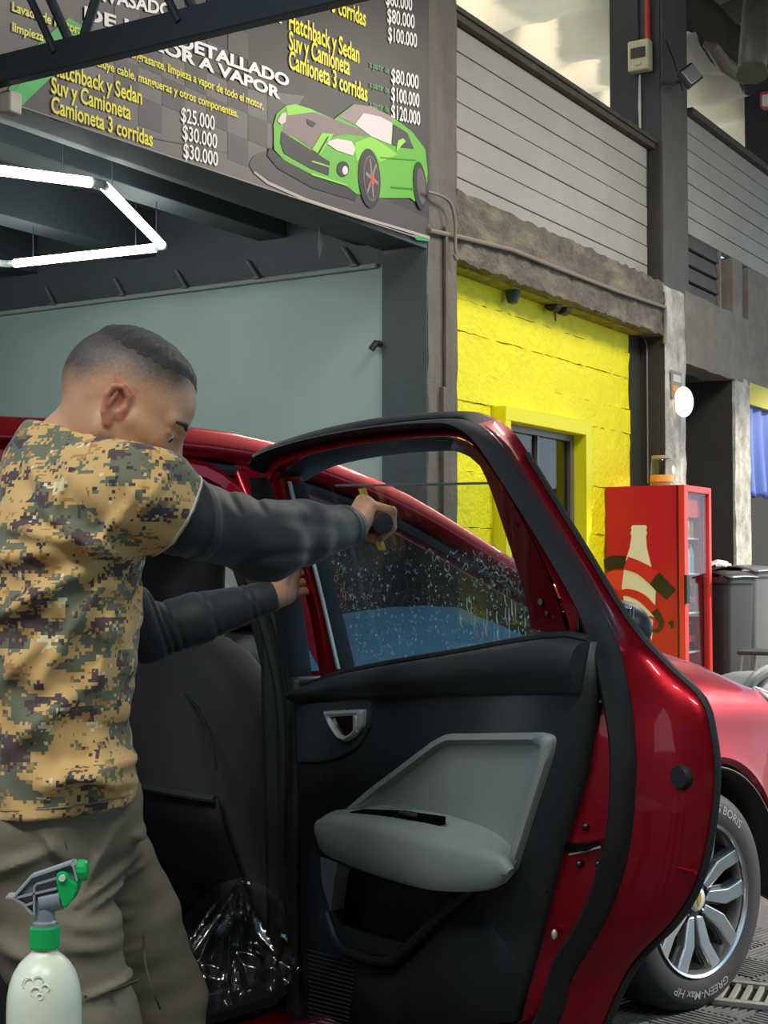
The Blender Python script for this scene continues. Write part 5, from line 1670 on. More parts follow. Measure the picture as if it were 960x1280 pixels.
# ---- the squeegee in his hand (a thing of its own)
sq = empty('squeegee', Vector(BLC) + PR, label='small squeegee with yellow blade and black round grip held against the wet glass', cat='squeegee')
off = Vector(BLC)
bt_, bb_ = npv(DM @ dp(456, 611, -.050)) - npv(PR), npv(DM @ dp(481, 688, -.050)) - npv(PR)
nn = Vector(D_N)
A_, B_ = Vector(bt_) - off, Vector(bb_) - off
ax = (B_ - A_).normalized(); bx = nn.cross(ax).normalized()
def bar(a, b_, w, t0, t1):
    return MB().prism([(0, -w), (0, w), ((b_ - a).length, w), ((b_ - a).length, -w)], lambda u_, v_, t_: a + ax * u_ + bx * v_ - nn * t_, t0, t1)
bar(A_, B_, .0075, .000, .010).build('blade', M('yellow rubber blade', (226, 208, 60), .5), sq, smooth=None, bevel=.0015)
bar(A_ + ax * .02, B_ - ax * .02, .009, .006, .020).build('blade_channel', M('black plastic', (26, 27, 28), .4), sq, smooth=None, bevel=.002)
g0, g1 = Vector(GRIP0) - off, Vector(GRIP1) - off
d_ = (g1 - g0)
gm = MB().tube([g0 - d_ * .0, g0 + d_ * .15, g0 + d_ * .6, g0 + d_ * .93, g0 + d_ * .985, g1], [.016, GR_ * .97, GR_, GR_ * 1.06, GR_ * .98, GR_ * .72], 24)
gm.build('grip', M('black rubber grip', (38, 40, 42), .6, bump=(200, .2, .002)), sq, smooth=50)
# ================================================================ BANNER (flat print on the workshop front)
BQ = 4.437
ban = empty('price_banner', G(6.0, BQ, 3.2), GANG, label='large dark price banner with yellow and white lettering above the open bay', cat='banner')
BI = Matrix.Rotation(-GANG, 4, 'Z') @ Matrix.Translation(-G(6.0, BQ, 3.2))
def bl(d, z, lay=0): return Vector((d - 6.0, -.0012 * lay, z - 3.2))
def bp(px, py, lay=0):
    d, z = gq(px, py, BQ)
    return bl(d, z, lay)
zb0, zb1 = gq(5.6, 127, BQ)[1], gq(535, 301, BQ)[1]
def zbot(d): return zb0 + (zb1 - zb0) * (d - 4.276) / (7.744 - 4.276)
MB().add([bl(2.2, zbot(2.2)), bl(7.735, zbot(7.735)), bl(7.735, 5.9), bl(2.2, 5.9)] + [v + Vector((0, .012, 0)) for v in (bl(2.2, zbot(2.2)), bl(7.735, zbot(7.735)), bl(7.735, 5.9), bl(2.2, 5.9))], [(0, 1, 2, 3), (7, 6, 5, 4), (0, 4, 5, 1), (1, 5, 6, 2), (2, 6, 7, 3), (3, 7, 4, 0)]).build('vinyl_sheet', M('dark brown vinyl', (56, 50, 47), .45), ban, smooth=None)
def pic(name, poly, col, lay, sx=1.0, x0=0, y0=0, rough=.45):
    P = [bp(x0 + x / sx, y0 + y / sx, lay) for x, y in poly]
    return MB().add(P, [tuple(range(len(P)))]).build(name, M('print %02x%02x%02x' % col, col, rough), ban, smooth=None)
# grey chequered field, darker squares
pic('print_field', [(60, 150), (110, 60), (160, 45), (300, 110), (380, 120), (330, 200), (536, 280), (535, 299), (300, 224), (60, 146)], (104, 95, 92), 1)
for i in range(12):
    for j in range(5):
        if (i + j) % 2: continue
        d = 4.75 + i * .165; z = 3.30 + j * .135
        if d > 6.55 or z > 3.22 + .10 * (13 - i) * .9: continue
        P = [bl(d, z, 2), bl(d + .165, z, 2), bl(d + .165, z + .135, 2), bl(d, z + .135, 2)]
        MB().add(P, [(0, 1, 2, 3)]).build('print_square', M('print square', (78, 70, 68), .45), ban, smooth=None)
pic('print_green', [(2, 128), (30, 70), (85, 22), (118, 42), (60, 90), (28, 132)], (30, 158, 62), 3)
pic('print_green', [(6, 127), (30, 98), (62, 76), (64, 96), (26, 132)], (44, 176, 70), 4)
m_y = M('print yellow letters', (238, 222, 30), .45); m_w = M('print white letters', (236, 232, 226), .45); m_gr = M('print green letters', (74, 140, 62), .45)
def words(s, p0, p1, cap, mat, lay=6, bold=.02, outline=False):
    vs, fs = text_geo(s, bold)
    x0 = min(v[0] for v in vs); x1 = max(v[0] for v in vs)
    (d0, z0), (d1, z1) = gq(*p0, BQ), gq(*p1, BQ)
    zc = gq(p0[0], p0[1] - cap, BQ)[1] - z0
    P = []
    for x, y in vs:
        t = (x - x0) / (x1 - x0)
        P.append(bl(d0 + (d1 - d0) * t, z0 + (z1 - z0) * t + y / .69 * zc, lay))
    return MB().add(P, fs).build('lettering', mat, ban, smooth=None)
words('Hatchback y Sedan', (62, 93), (176, 130.5), 20, m_y)
words('Suv y Camioneta', (62.7, 116), (162, 150), 20, m_y)
words('Camioneta 3 corridas', (62.7, 140), (189.5, 183.5), 20, m_y)
words('$25.000', (225, 152), (267, 163), 18, m_w, bold=.012)
words('$30.000', (227, 174), (270, 186), 18, m_w, bold=.012)
words('$30.000', (228, 197), (271, 208), 18, m_w, bold=.012)
words('desengrasante, limpieza a vapor de todo el motor,', (148, 66), (328, 137), 11, m_y, bold=.02)
words('incluye cable, mangueras y otros componentes.', (112, 80), (296, 147), 11, m_y, bold=.02)
words('Lavado de Motor: a', (14, 14), (106, 46), 12, m_y, bold=.02)
words('limpieza d', (14, 39), (62, 55), 11, m_y, bold=.02)
words('DETALLADO', (222, 58), (360, 108.5), 15, m_w, bold=.04)
words('CALOR A VAPOR', (150, 45), (349, 124), 15, m_w, bold=.04)
words('DE TAPICERIA', (104, 25), (352, 26 + 28), 20, m_w, bold=.03) if False else words('DE LA', (104, 24), (190, 50), 16, m_w, bold=.03)
words('RIA', (322, 20), (351, 29), 21, m_w, bold=.03)
words('ENVASADO', (104, -4), (214, 22), 17, m_w, bold=.03)
words('Hatchback y Sedan', (360, 37), (448, 79), 23, m_y)
words('Suv y Camioneta', (360, 62), (436, 94), 23, m_y)
words('Camioneta 3 corridas', (360, 85), (458, 127), 22, m_y)
words('Camioneta 3 corridas', (360, -9), (456, 33), 22, m_y)
for s, p0, p1 in (('$60.000', (481, 6), (514, 14)), ('$80.000', (483, 28), (517, 36)), ('$100.000', (484, 51), (520, 59.5)), ('$80.000', (488, 103), (522, 111.5)), ('$100.000', (488, 126), (523, 134.5)), ('$120.000', (488, 148), (524, 157))):
    words(s, p0, p1, 17.5, m_w, bold=.015)
for p0, p1 in (((461, 84), (485, 92)), ((461, 109), (485, 117)), ((461, 133), (485, 141))):
    words('a partir de', p0, p1, 8, m_gr, bold=.02)
# printed green sports car
CX = dict(sx=3.692, x0=300, y0=100)
pic('print_platform', [(38, 390), (60, 350), (110, 330), (300, 400), (600, 520), (862, 640), (872, 735), (760, 700), (520, 630), (300, 560), (120, 480), (60, 430)], (74, 64, 60), 4, **CX)
pic('print_platform_rim', [(60, 430), (120, 480), (300, 560), (520, 630), (760, 700), (872, 735), (872, 722), (760, 688), (520, 618), (305, 548), (130, 470), (62, 420)], (176, 160, 150), 5, **CX)
G1 = (96, 172, 40); G2 = (136, 204, 58); MV = (124, 106, 104); BK = (34, 30, 30)
pic('print_car_body', [(150, 205), (165, 155), (205, 121), (250, 112), (330, 138), (430, 182), (470, 150), (520, 112), (600, 122), (700, 172), (790, 240), (850, 320), (862, 430), (850, 560), (800, 560), (780, 545), (640, 545), (530, 525), (490, 492), (330, 440), (200, 372), (152, 322)], G1, 6, **CX)
pic('print_car_hood', [(200, 190), (215, 165), (330, 150), (430, 182), (555, 232), (590, 262), (480, 250), (390, 275), (325, 318), (240, 258), (190, 245)], MV, 7, **CX)
pic('print_car_fender', [(525, 290), (600, 262), (690, 320), (720, 345), (640, 380), (610, 330), (570, 325), (535, 380), (528, 350)], G2, 7, **CX)
pic('print_car_fender', [(205, 121), (250, 112), (330, 138), (345, 150), (215, 165)], G2, 7, **CX)
pic('print_car_grille', [(184, 238), (330, 330), (408, 378), (402, 442), (320, 410), (196, 340), (180, 290)], BK, 8, **CX)
pic('print_car_bumper_line', [(325, 372), (405, 398), (405, 404), (325, 380)], G2, 9, **CX)
pic('print_car_bumper_line', [(322, 430), (485, 482), (485, 490), (322, 440)], G2, 9, **CX)
pic('print_car_splitter', [(130, 310), (152, 330), (200, 378), (330, 446), (490, 498), (530, 530), (528, 560), (330, 500), (170, 410), (120, 350)], BK, 7, **CX)
pic('print_car_stripe', [(325, 322), (372, 245), (425, 250), (362, 348)], G2, 9, **CX)
pic('print_car_stripe_line', [(350, 338), (395, 262), (402, 263), (358, 342)], BK, 10, **CX)
pic('print_car_scoop', [(300, 180), (345, 200), (330, 220), (305, 205)], BK, 9, **CX)
pic('print_car_lamp', [(385, 288), (440, 272), (508, 284), (526, 318), (514, 350), (440, 326)], (222, 204, 200), 9, **CX)
pic('print_car_lamp', [(165, 190), (185, 155), (207, 152), (203, 196), (182, 208)], (214, 190, 186), 9, **CX)
pic('print_car_roof', [(452, 172), (522, 113), (602, 123), (700, 176), (692, 196), (560, 152), (520, 205)], (150, 128, 126), 8, **CX)
pic('print_car_windscreen', [(524, 206), (562, 153), (640, 170), (696, 200), (690, 300), (600, 262)], (216, 202, 202), 9, **CX)
pic('print_car_side_window', [(702, 205), (765, 245), (795, 318), (745, 312), (696, 300)], (58, 52, 54), 9, **CX)
pic('print_car_mirror', [(722, 280), (745, 270), (758, 285), (740, 300), (718, 330), (714, 324)], (150, 214, 66), 10, **CX)
pic('print_car_door_line', [(640, 356), (805, 368), (805, 373), (640, 362)], (70, 130, 30), 9, **CX)
pic('print_car_skirt', [(690, 492), (800, 500), (796, 508), (690, 500)], (64, 120, 30), 9, **CX)
def oval(cx, cy, rx, ry, tilt=0, n=28):
    t = math.radians(tilt)
    return [(cx + rx * math.cos(a) * math.cos(t) - ry * math.sin(a) * math.sin(t), cy + rx * math.cos(a) * math.sin(t) + ry * math.sin(a) * math.cos(t)) for a in np.linspace(0, 2 * PI, n, endpoint=False)]
pic('print_car_tyre', oval(590, 455, 50, 138, -4), BK, 10, **CX)
pic('print_car_rim', oval(596, 455, 36, 108, -4), (96, 82, 80), 11, **CX)
pic('print_car_rim', oval(598, 455, 30, 96, -4), (52, 44, 44), 12, **CX)
for a in range(0, 360, 60):
    t = math.radians(a + 15)
    c, s_ = math.cos(t), math.sin(t)
    pic('print_car_spoke', [(598 + 4 * s_, 455 - 8 * c), (598 + 29 * c + 3 * s_, 455 + 92 * s_ - 8 * c), (598 + 29 * c - 3 * s_, 455 + 92 * s_ + 8 * c), (598 - 4 * s_, 455 + 8 * c)], (138, 122, 118), 13, **CX)
pic('print_car_brake', oval(602, 462, 9, 26), (196, 70, 50), 14, **CX)
pic('print_car_tyre', oval(824, 490, 30, 112, -5), BK, 10, **CX)
pic('print_car_rim', oval(828, 490, 20, 84, -5), (92, 80, 78), 11, **CX)
pic('print_car_vent', oval(468, 412, 28, 36), BK, 9, **CX)
pic('print_car_fog_lamp', oval(477, 418, 13, 20), (226, 206, 202), 10, **CX)
pic('banner_corner', [(514, 294), (536, 292), (536, 302), (520, 300)], (40, 150, 84), 4)
MB().tube([bp(8, 128, 5), bp(150, 175.5, 5), bp(330, 235, 5), bp(520, 297, 5)], .004, 5).build('lower_rope', M('pale rope', (170, 164, 150), .7), ban)
# pale bracket at the left end of the banner
tag(gobj(MB().box((4.262, 4.40, 3.17), (.07, .06, .09)).build('cable_bracket', M('pale plastic', (188, 180, 160), .6), bevel=.008)), 'small pale bracket under the left end of the banner', 'bracket')

# ================================================================ ROOF TRUSS running out from the front
m_truss = M('dark truss steel', (52, 58, 62), .5)
tr = empty('roof_truss', G(4.2, 4.4, 3.2), GANG, label='dark steel lattice truss crossing in front of the banner', cat='truss')
def tl(q, z, dd=0): return Vector((dd, q - 4.4, z - 3.2))
def lch(z): return MB().add([tl(4.45, z - .0, -.03), tl(4.45, z, .03), tl(4.45, z + .115, .03), tl(4.45, z + .115, -.03), tl(-8, z, -.03), tl(-8, z, .03), tl(-8, z + .115, .03), tl(-8, z + .115, -.03)], [(0, 1, 2, 3), (7, 6, 5, 4), (0, 4, 5, 1), (1, 5, 6, 2), (2, 6, 7, 3), (3, 7, 4, 0)])
lch(3.225).build('lower_chord', m_truss, tr, smooth=None, bevel=.006)
lch(3.86).build('upper_chord', m_truss, tr, smooth=None, bevel=.006)
for k in range(20):
    q = 4.01 - .62 * k
    MB().tube([tl(q, 3.29, .02), tl(q + .33, 3.89, .02)], .020, 8).build('diagonal', m_truss, tr)
    MB().tube([tl(q + .06, 3.29, -.025), tl(q + .40, 3.89, -.025)], .016, 8).build('diagonal', m_truss, tr)
    MB().tube([tl(q - .02, 3.29, .02), tl(q - .29, 3.89, .02)], .020, 8).build('diagonal', m_truss, tr)

# ================================================================ LED TUBES IN THE BAY (a hexagon of which three sides show)
m_led = M('lit diffuser', (240, 246, 240), .5, emit=((244, 255, 246), 16.0))
m_ledcap = M('white lamp end', (206, 208, 204), .5)
HX = [gz for gz in ((4.30, 5.68), (5.487, 5.023), (6.76, 5.70), (6.63, 6.86), (5.45, 7.50))]
names = ['white LED tube under the ceiling, nearest the banner beam', 'white LED tube slanting towards the column, right side of the hexagon', 'white LED tube low over the wall, far side of the hexagon', 'white LED tube end at the left edge, beyond the far tube']
for i in range(4):
    a, b = Vector((*HX[i], 3.2)), Vector((*HX[i + 1], 3.2))
    d_ = (b - a).normalized()
    c = (a + b) / 2
    o = empty('tube_light', GM @ c, GANG, label=names[i], cat='lamp', group='LED hexagon')
    MB().tube([a + d_ * .06 - c, b - d_ * .06 - c], .026, 12).build('diffuser', m_led, o)
    for e in (a + d_ * .03, b - d_ * .03):
        MB().tube([e - d_ * .03 - c, e + d_ * .03 - c], .022, 10).build('end_cap', m_ledcap, o)
    for e in (a + d_ * .2, b - d_ * .2):
        MB().tube([e + Vector((0, 0, .02)) - c, e + Vector((0, 0, .5)) - c], .003, 5).build('hanging_wire', m_truss, o)
o = tag(gobj(MB().add([(7.2, 4.88, 3.32), (7.23, 4.88, 3.32), (7.24, 4.88, 3.20), (7.21, 4.89, 3.12), (7.19, 4.88, 3.22)], [(0, 1, 2, 4), (4, 2, 3)]).build('paint_flake', M('pale torn tape', (170, 164, 158), .7), solid=.002)), 'torn pale strip hanging from the bay ceiling by the beam', 'tape')

# ================================================================ DETAILS ON THE FRONT
m_boxw = M('cream plastic box', (214, 200, 160), .5)
m_redpipe = M('red conduit', (206, 60, 44), .4)
def gd(px, py, d):
    n_ = GM @ Vector((1, 0, 0)); p = GM.inverted() @ on_plane(px, py, G(d, 0, 0), n_)
    return p.y, p.z
q_, z_ = gd(803, 73, 11.70)
bx = empty('breaker_box', G(11.70, q_, z_), GANG, label='cream breaker box on the dark column below the red conduit', cat='electrical box')
MB().box((-.05, 0, 0), (.10, .19, .26)).build('casing', m_boxw, bx, bevel=.015, seg=3)
MB().box((-.102, 0, .02), (.01, .13, .09)).build('window', M('dark breaker window', (58, 46, 44), .3), bx, bevel=.003)
MB().box((-.104, 0, -.075), (.012, .05, .03)).build('latch', m_boxw, bx, bevel=.004)
qr, _ = gd(811, 20, 11.69)
tag(gobj(MB().tube([(11.66, qr, z_ + .12), (11.66, qr, 6.6)], .022, 10).build('red_conduit', m_redpipe)), 'bright red conduit running up the dark column above the breaker box', 'conduit')
qb, _ = gd(806, 20, 11.69)
tag(gobj(MB().tube([(11.69, q_ + .03, z_ + .12), (11.69, q_ + .035, 6.6)], .008, 6).build('black_cable', m_rubber)), 'thin black cable beside the red conduit on the column', 'cable')
tag(gobj(MB().tube([(11.69, q_ + .02, z_ - .14), (11.692, q_ + .025, z_ - .4), (11.692, q_ + .02, z_ - .74)], [.008, .013, .006], 6).build('plaster_drip', M('white filler', (206, 202, 190), .8))), 'white filler streak on the dark column below the breaker box', 'filler')
d_, zz = gq(862, 95, 4.22)
fl = empty('flood_light', G(d_, 4.22, zz), GANG, label='small LED floodlight tilted out from the column corner', cat='lamp')
rt = Euler((math.radians(-24), math.radians(-33), math.radians(-12)))
MB().box((0, 0, 0), (.24, .05, .17), rt).build('housing', M('dark lamp housing', (52, 52, 52), .4), fl, bevel=.01)
rm = rt.to_matrix()
MB().box(rm @ Vector((0, -.028, 0)), (.20, .012, .13), rt).build('lens', M('silver reflector', (196, 198, 190), .2, .6), fl, bevel=.004)
MB().tube([Vector((0, .03, -.02)), Vector((-.06, .12, -.06)), Vector((-.12, .215, -.05))], .018, 8).build('bracket', M('dark lamp housing', (52, 52, 52), .4), fl)
tag(gobj(MB().tube([(11.72, 4.42, z_ + .12), (11.9, 4.42, z_ - .0), (12.05, 4.40, zz)], .006, 6).build('lamp_cable', m_rubber)), 'black cable from the breaker box to the floodlight', 'cable')

# conduit along the beam, looping at the left pillar
m_cond = M('painted conduit', (128, 118, 104), .6)
P = [gq(x, y, 4.42) for x, y in ((537, 288), (575, 296), (640, 312), (700, 336), (770, 363), (832, 384))]
tag(gobj(MB().tube([(d, 4.425, z) for d, z in P] + [(P[-1][0] + .02, 4.43, P[-1][1] - .10), (P[-1][0] + .02, 4.44, P[-1][1] - .3)], .016, 8).build('beam_conduit', m_cond)), 'long painted conduit running along the rough beam', 'conduit')
P = [gq(x, y, 4.38) for x, y in ((536, 239), (556, 246), (566, 256), (571, 280), (571, 310), (573, 326), (569, 318))]
tag(gobj(MB().tube(spline([(d, 4.39, z) for d, z in P], 24), .010, 6).build('cable_loop', m_cond)), 'looped cable over the front pillar where the beam starts', 'cable')
# twin spot under the beam, and a bracket stump beside it
d_, zz = gq(698, 384, 4.60)
sp_ = empty('twin_spotlight', G(d_, 4.60, zz + .06), GANG, label='black twin spotlight hanging under the rough beam', cat='lamp')
m_spot = M('black lamp metal', (40, 38, 36), .5)
MB().box((0, 0, -.0), (.16, .05, .05)).build('bar', m_spot, sp_, bevel=.008)
MB().box((-.09, 0, .02), (.05, .06, .06)).build('mount', m_spot, sp_, bevel=.006)
for s_ in (-1, 1):
    MB().lathe([(.03, -.05), (.052, -.045), (.055, .03), (.045, .05), (0, .055)], (s_ * .085, 0, -.055), 16, axis='x').build('lamp_head', m_spot, sp_)
MB().tube([(-.06, 0, -.10), (-.05, 0, -.17)], .006, 6).build('loose_wire', m_spot, sp_)
d_, zz = gq(641, 370, 4.60)
tag(gobj(MB().lathe([(.055, .07), (.05, .0), (.035, -.05), (.0, -.06)], (d_, 4.60, zz), 12, axis='z').build('pipe_stub', M('dark green pipe stub', (44, 70, 66), .5))), 'dark green pipe stub under the beam, left of the twin spotlight', 'pipe')
# cable hanging down the dark return to the jar on the fridge
qx, _ = gd(816, 440, 11.69)
P = [(11.69, 4.62, 3.22), (11.69, 4.60, 3.16), (11.69, 4.60, 2.6), (11.69, 4.60, 2.0)]
tag(gobj(MB().tube(P, .008, 6).build('hanging_cable', M('grey cable', (112, 110, 104), .6))), 'thin grey cable hanging down the dark wall above the fridge', 'cable')
# white round lamp and little sign on the middle pillar
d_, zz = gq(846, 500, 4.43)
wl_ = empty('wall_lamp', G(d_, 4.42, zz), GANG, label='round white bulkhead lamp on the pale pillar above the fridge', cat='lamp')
MB().sphere((0, -.05, -.02), .13, 20, 14, (.9, .6, 1)).build('globe', M('white lamp globe', (246, 246, 242), .3, emit=((255, 252, 240), .9)), wl_, smooth=180)  # glow added in place of sunlight striking the globe
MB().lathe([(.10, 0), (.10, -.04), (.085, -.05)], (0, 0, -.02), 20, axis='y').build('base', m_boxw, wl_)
d_, zz = gq(846, 482, 4.43)
sg_ = empty('wall_notice', G(d_, 4.435, zz), GANG, label='small worn notice with an orange stripe behind the white lamp', cat='sign')
MB().box((0, 0, 0), (.24, .012, .24)).build('board', M('worn grey board', (132, 124, 112), .6), sg_, bevel=.003)
MB().box((0, -.008, -.03), (.22, .004, .05)).build('stripe', M('orange stripe', (198, 132, 66), .6), sg_, smooth=None)
MB().box((0, -.008, .06), (.18, .004, .06)).build('panel', M('pale print', (196, 192, 182), .6), sg_, smooth=None)

d_, zz = gq(694, 600, 5.25)
cl_ = MB().grid([[Vector((d_ + x * .11, 5.25 + .02 * math.sin(9 * x + 2 * k), zz + .22 - k * .075 + .01 * math.sin(7 * x))) for x in np.linspace(-1, 1, 12)] for k in range(7)]).tube([(d_ - .12, 5.25, zz + .23), (d_ + .12, 5.25, zz + .23), (d_ + .12, 5.25, 3.3)], .008, 6)
tag(gobj(cl_.build('hanging_cloth', M('pale cloth', (196, 192, 184), .8), smooth=60, solid=.004)), 'pale cloth hanging inside the dark office window', 'cloth')
q_h, z_h = gd(474, 430, 7.73)
tag(gobj(MB().tube([(7.75, q_h, z_h), (7.69, q_h, z_h), (7.67, q_h + .02, z_h - .04)], .022, 8).build('wall_hook', m_spot)), 'small black hook on the edge of the slate column', 'hook')

# blue cloth and yellow strip at the right edge
struct(gobj(MB().box2((14.0, 4.46, 2.88), (17.5, 4.55, 3.09)).build('trim_30', M('ochre yellow strip', (202, 190, 62), .6), smooth=None)))
zc0 = gq(945, 616, 4.5)[1]
R = []
for j in range(20):
    t = j / 19
    R.append([Vector((14.0 + 3.2 * i / 90, 4.52 + .045 * math.sin(i * .75 + 1.2 * math.sin(t * 2 + i * .11)) * (.35 + .65 * t), 2.90 + (zc0 - 2.90) * t - .05 * t * abs(math.sin(i * .19)))) for i in range(91)])
tag(gobj(MB().grid(R).build('blue_curtain', M('blue tarpaulin cloth', (92, 116, 196), .55), smooth=180, solid=.004)), 'blue cloth hung in folds under the yellow strip at the right', 'curtain')

# roof pieces top right: round duct, bent sheet, wall bell
d_, q0 = 13.6, 4.0
P0_, P1_ = at(948, -40, 13.0), at(940, 94, 12.7)
dc = empty('roof_duct', P1_, label='grey round duct pipe hanging at the top right corner', cat='pipe')
m_duct = M('galvanised duct', (132, 126, 112), .5, .2, var=(5, .6, (104, 98, 86)))
MB().tube([P0_ - P1_, (P0_ - P1_) * .2, Vector((0, 0, 0))], [.11, .125, .125], 20, cap=False).build('pipe', m_duct, dc, solid=.006)
MB().tube([(P0_ - P1_) * .04, (P0_ - P1_) * -.0], .135, 20).build('rim', M('dull green rim', (96, 104, 76), .6), dc)
a_, b_, c_, e_ = [at(x, y, 13.2) for x, y in ((900, 8), (945, -12), (945, 12), (921, 31))]
ms = MB().add([v - a_ for v in (a_, b_, c_, e_)] + [v - a_ + Vector((0, .03, .02)) for v in (a_, b_, c_, e_)], [(0, 1, 2, 3), (7, 6, 5, 4), (0, 4, 5, 1), (1, 5, 6, 2), (2, 6, 7, 3), (3, 7, 4, 0)]).build('bent_sheet', m_duct, smooth=None)
ms.location = a_
tag(ms, 'bent grey metal sheet by the duct under the roof', 'metal sheet')
a_ = at(958, 126, 13.1)
al = MB().box((0, 0, 0), (.12, .08, .14)).build('alarm_box', M('red alarm plastic', (206, 74, 60), .5), bevel=.01)
al.location = a_; al.rotation_euler.z = GANG
MB().box((-.07, -.02, -.02), (.06, .06, .10)).build('white_cap', M('white plastic', (220, 214, 206), .5), al, bevel=.008)
tag(al, 'small red and white alarm box on the far column', 'alarm')
P = [at(x, y, z) for x, y, z in ((880, 54, 13.6), (890, 58, 13.6), (905, 80, 13.8), (920, 91, 14.0), (930, 99, 14.2))]
o = MB().tube([p - P[0] for p in P], [.03, .06, .075, .07, .05], 10).build('rolled_film', M('rolled dusty film', (138, 124, 106), .7))
o.location = P[0]
tag(o, 'rolled edge of the dusty film by the duct', 'film roll')

# ================================================================ DRINKS FRIDGE
FD, FQ, FWD, FDP, FH = 10.92, 4.0, .62, .65, 1.935
fr = empty('drinks_fridge', G(FD, FQ + FDP, 0), GANG, label='tall red drinks fridge with a white bottle picture, against the yellow wall', cat='fridge')
m_fred = M('red fridge enamel', (186, 20, 44), .35)
m_fblk = M('black fridge plastic', (30, 28, 28), .4)
def fl_(d, q, z): return Vector((d - FD, q - FQ - FDP, z))
cb = MB()
cb.box2(fl_(FD, FQ + .06, .10), fl_(FD + .03, FQ + FDP, FH)).box2(fl_(FD + FWD - .03, FQ + .06, .10), fl_(FD + FWD, FQ + FDP, FH)).box2(fl_(FD + .03, FQ + FDP - .03, .10), fl_(FD + FWD - .03, FQ + FDP, FH)).box2(fl_(FD + .03, FQ + .06, FH - .04), fl_(FD + FWD - .03, FQ + FDP - .03, FH)).box2(fl_(FD + .03, FQ + .06, .10), fl_(FD + FWD - .03, FQ + FDP - .03, .32))
cb.build('cabinet', m_fred, fr, smooth=None)
MB().box2(fl_(FD + .02, FQ + .05, .0), fl_(FD + FWD - .02, FQ + FDP - .02, .10)).build('plinth', m_fblk, fr, smooth=None)
MB().box2(fl_(FD + .032, FQ + FDP - .036, .33), fl_(FD + FWD - .032, FQ + FDP - .032, FH - .05)).build('back_lining', M('pale fridge lining', (190, 196, 198), .4), fr, smooth=None)
dm = MB()
dm.box2(fl_(FD, FQ, .16), fl_(FD + .075, FQ + .05, FH)).box2(fl_(FD + FWD - .055, FQ, .16), fl_(FD + FWD, FQ + .05, FH)).box2(fl_(FD + .075, FQ, FH - .05), fl_(FD + FWD - .055, FQ + .05, FH)).box2(fl_(FD + .075, FQ, .16), fl_(FD + FWD - .055, FQ + .05, .30))
dr_ = dm.build('door', M('bright red door frame', (222, 56, 52), .35), fr, smooth=None, bevel=.004)
MB().box2(fl_(FD + .075, FQ + .015, .30), fl_(FD + FWD - .055, FQ + .022, FH - .05))  .build('door_glass', glass_mat('fridge door glass', (.86, .90, .90), 1.08), dr_, smooth=None)
MB().box2(fl_(FD - .012, FQ + .004, 1.02), fl_(FD + .055, FQ - .02, 1.24)).build('handle', m_fblk, dr_, smooth=None, bevel=.004)
MB().box2(fl_(FD - .004, FQ + .05, .12), fl_(FD + .05, FQ + .062, FH)).box2(fl_(FD + FWD - .05, FQ + .05, .12), fl_(FD + FWD, FQ + .062, FH)).box2(fl_(FD + .05, FQ + .05, FH - .05), fl_(FD + FWD - .05, FQ + .062, FH)).build('door_gasket', m_fblk, fr, smooth=None)
MB().box2(fl_(FD + .10, FQ + .07, FH - .24), fl_(FD + FWD - .08, FQ + .09, FH - .06)).build('header_panel', M('red header', (206, 50, 60), .4), fr, smooth=None)
for z in (.62, .93, 1.24, 1.52):
    MB().box2(fl_(FD + .04, FQ + .09, z), fl_(FD + FWD - .04, FQ + FDP - .05, z + .012)).build('shelf', M('white wire shelf', (206, 206, 206), .4), fr, smooth=None)
MB().box2(fl_(FD + .045, FQ + .075, .40), fl_(FD + .06, FQ + .085, FH - .30)).build('fill_strip', M('fridge fill glow', (235, 240, 245), .5, emit=((235, 242, 250), 5.0)), fr, smooth=None)  # glowing strip added to brighten the inside of the fridge
# side picture
def sp2(px, py, lay):
    q, z = gd(px, py, FD)
    return fl_(FD - .0015 * lay - .001, q, z)
def side_pic(name, poly, col, lay):
    P = [sp2(740 + x / 4, 560 + y / 4, lay) for x, y in poly]
    return MB().add(P, [tuple(range(len(P)))]).build(name, M('sticker %02x%02x%02x' % col, col, .35), fr, smooth=None)
def strip(name, path, w, col, lay):
    pts = spline(path, 26)
    L, R_ = [], []
    for i, p in enumerate(pts):
        a = pts[max(i - 1, 0)]; b = pts[min(i + 1, len(pts) - 1)]
        tx, ty = b[0] - a[0], b[1] - a[1]
        n_ = math.hypot(tx, ty)
        ww = w if not hasattr(w, '__len__') else np.interp(i / 25, np.linspace(0, 1, len(w)), w)
        L.append((p[0] - ty / n_ * ww / 2, p[1] + tx / n_ * ww / 2)); R_.append((p[0] + ty / n_ * ww / 2, p[1] - tx / n_ * ww / 2))
    m = MB().grid([[sp2(740 + x / 4, 560 + y / 4, lay) for x, y in L], [sp2(740 + x / 4, 560 + y / 4, lay) for x, y in R_]])
    return m.build(name, M('sticker %02x%02x%02x' % col, col, .35), fr, smooth=None)
WH = (226, 222, 206); RD = (200, 36, 42); BL = (40, 34, 32); RD2 = (214, 62, 48)
side_pic('bottle_picture', [(202, 386), (271, 386), (276, 398), (271, 410), (277, 426), (271, 440), (275, 500), (290, 560), (312, 655), (319, 720), (316, 800), (306, 880), (300, 960), (300, 1010), (262, 940), (230, 880), (180, 820), (165, 780), (150, 720), (150, 665), (168, 565), (189, 500), (198, 440), (193, 426), (199, 410), (195, 398)], WH, 1)
strip('ribbon_black', [(68, 588), (110, 571), (170, 574)], [64, 68, 66], BL, 2)
strip('ribbon_red', [(170, 574), (240, 600), (312, 648)], [66, 62, 78], RD, 3)
strip('ribbon_black', [(312, 648), (350, 690), (398, 734)], [78, 74, 70], BL, 2)
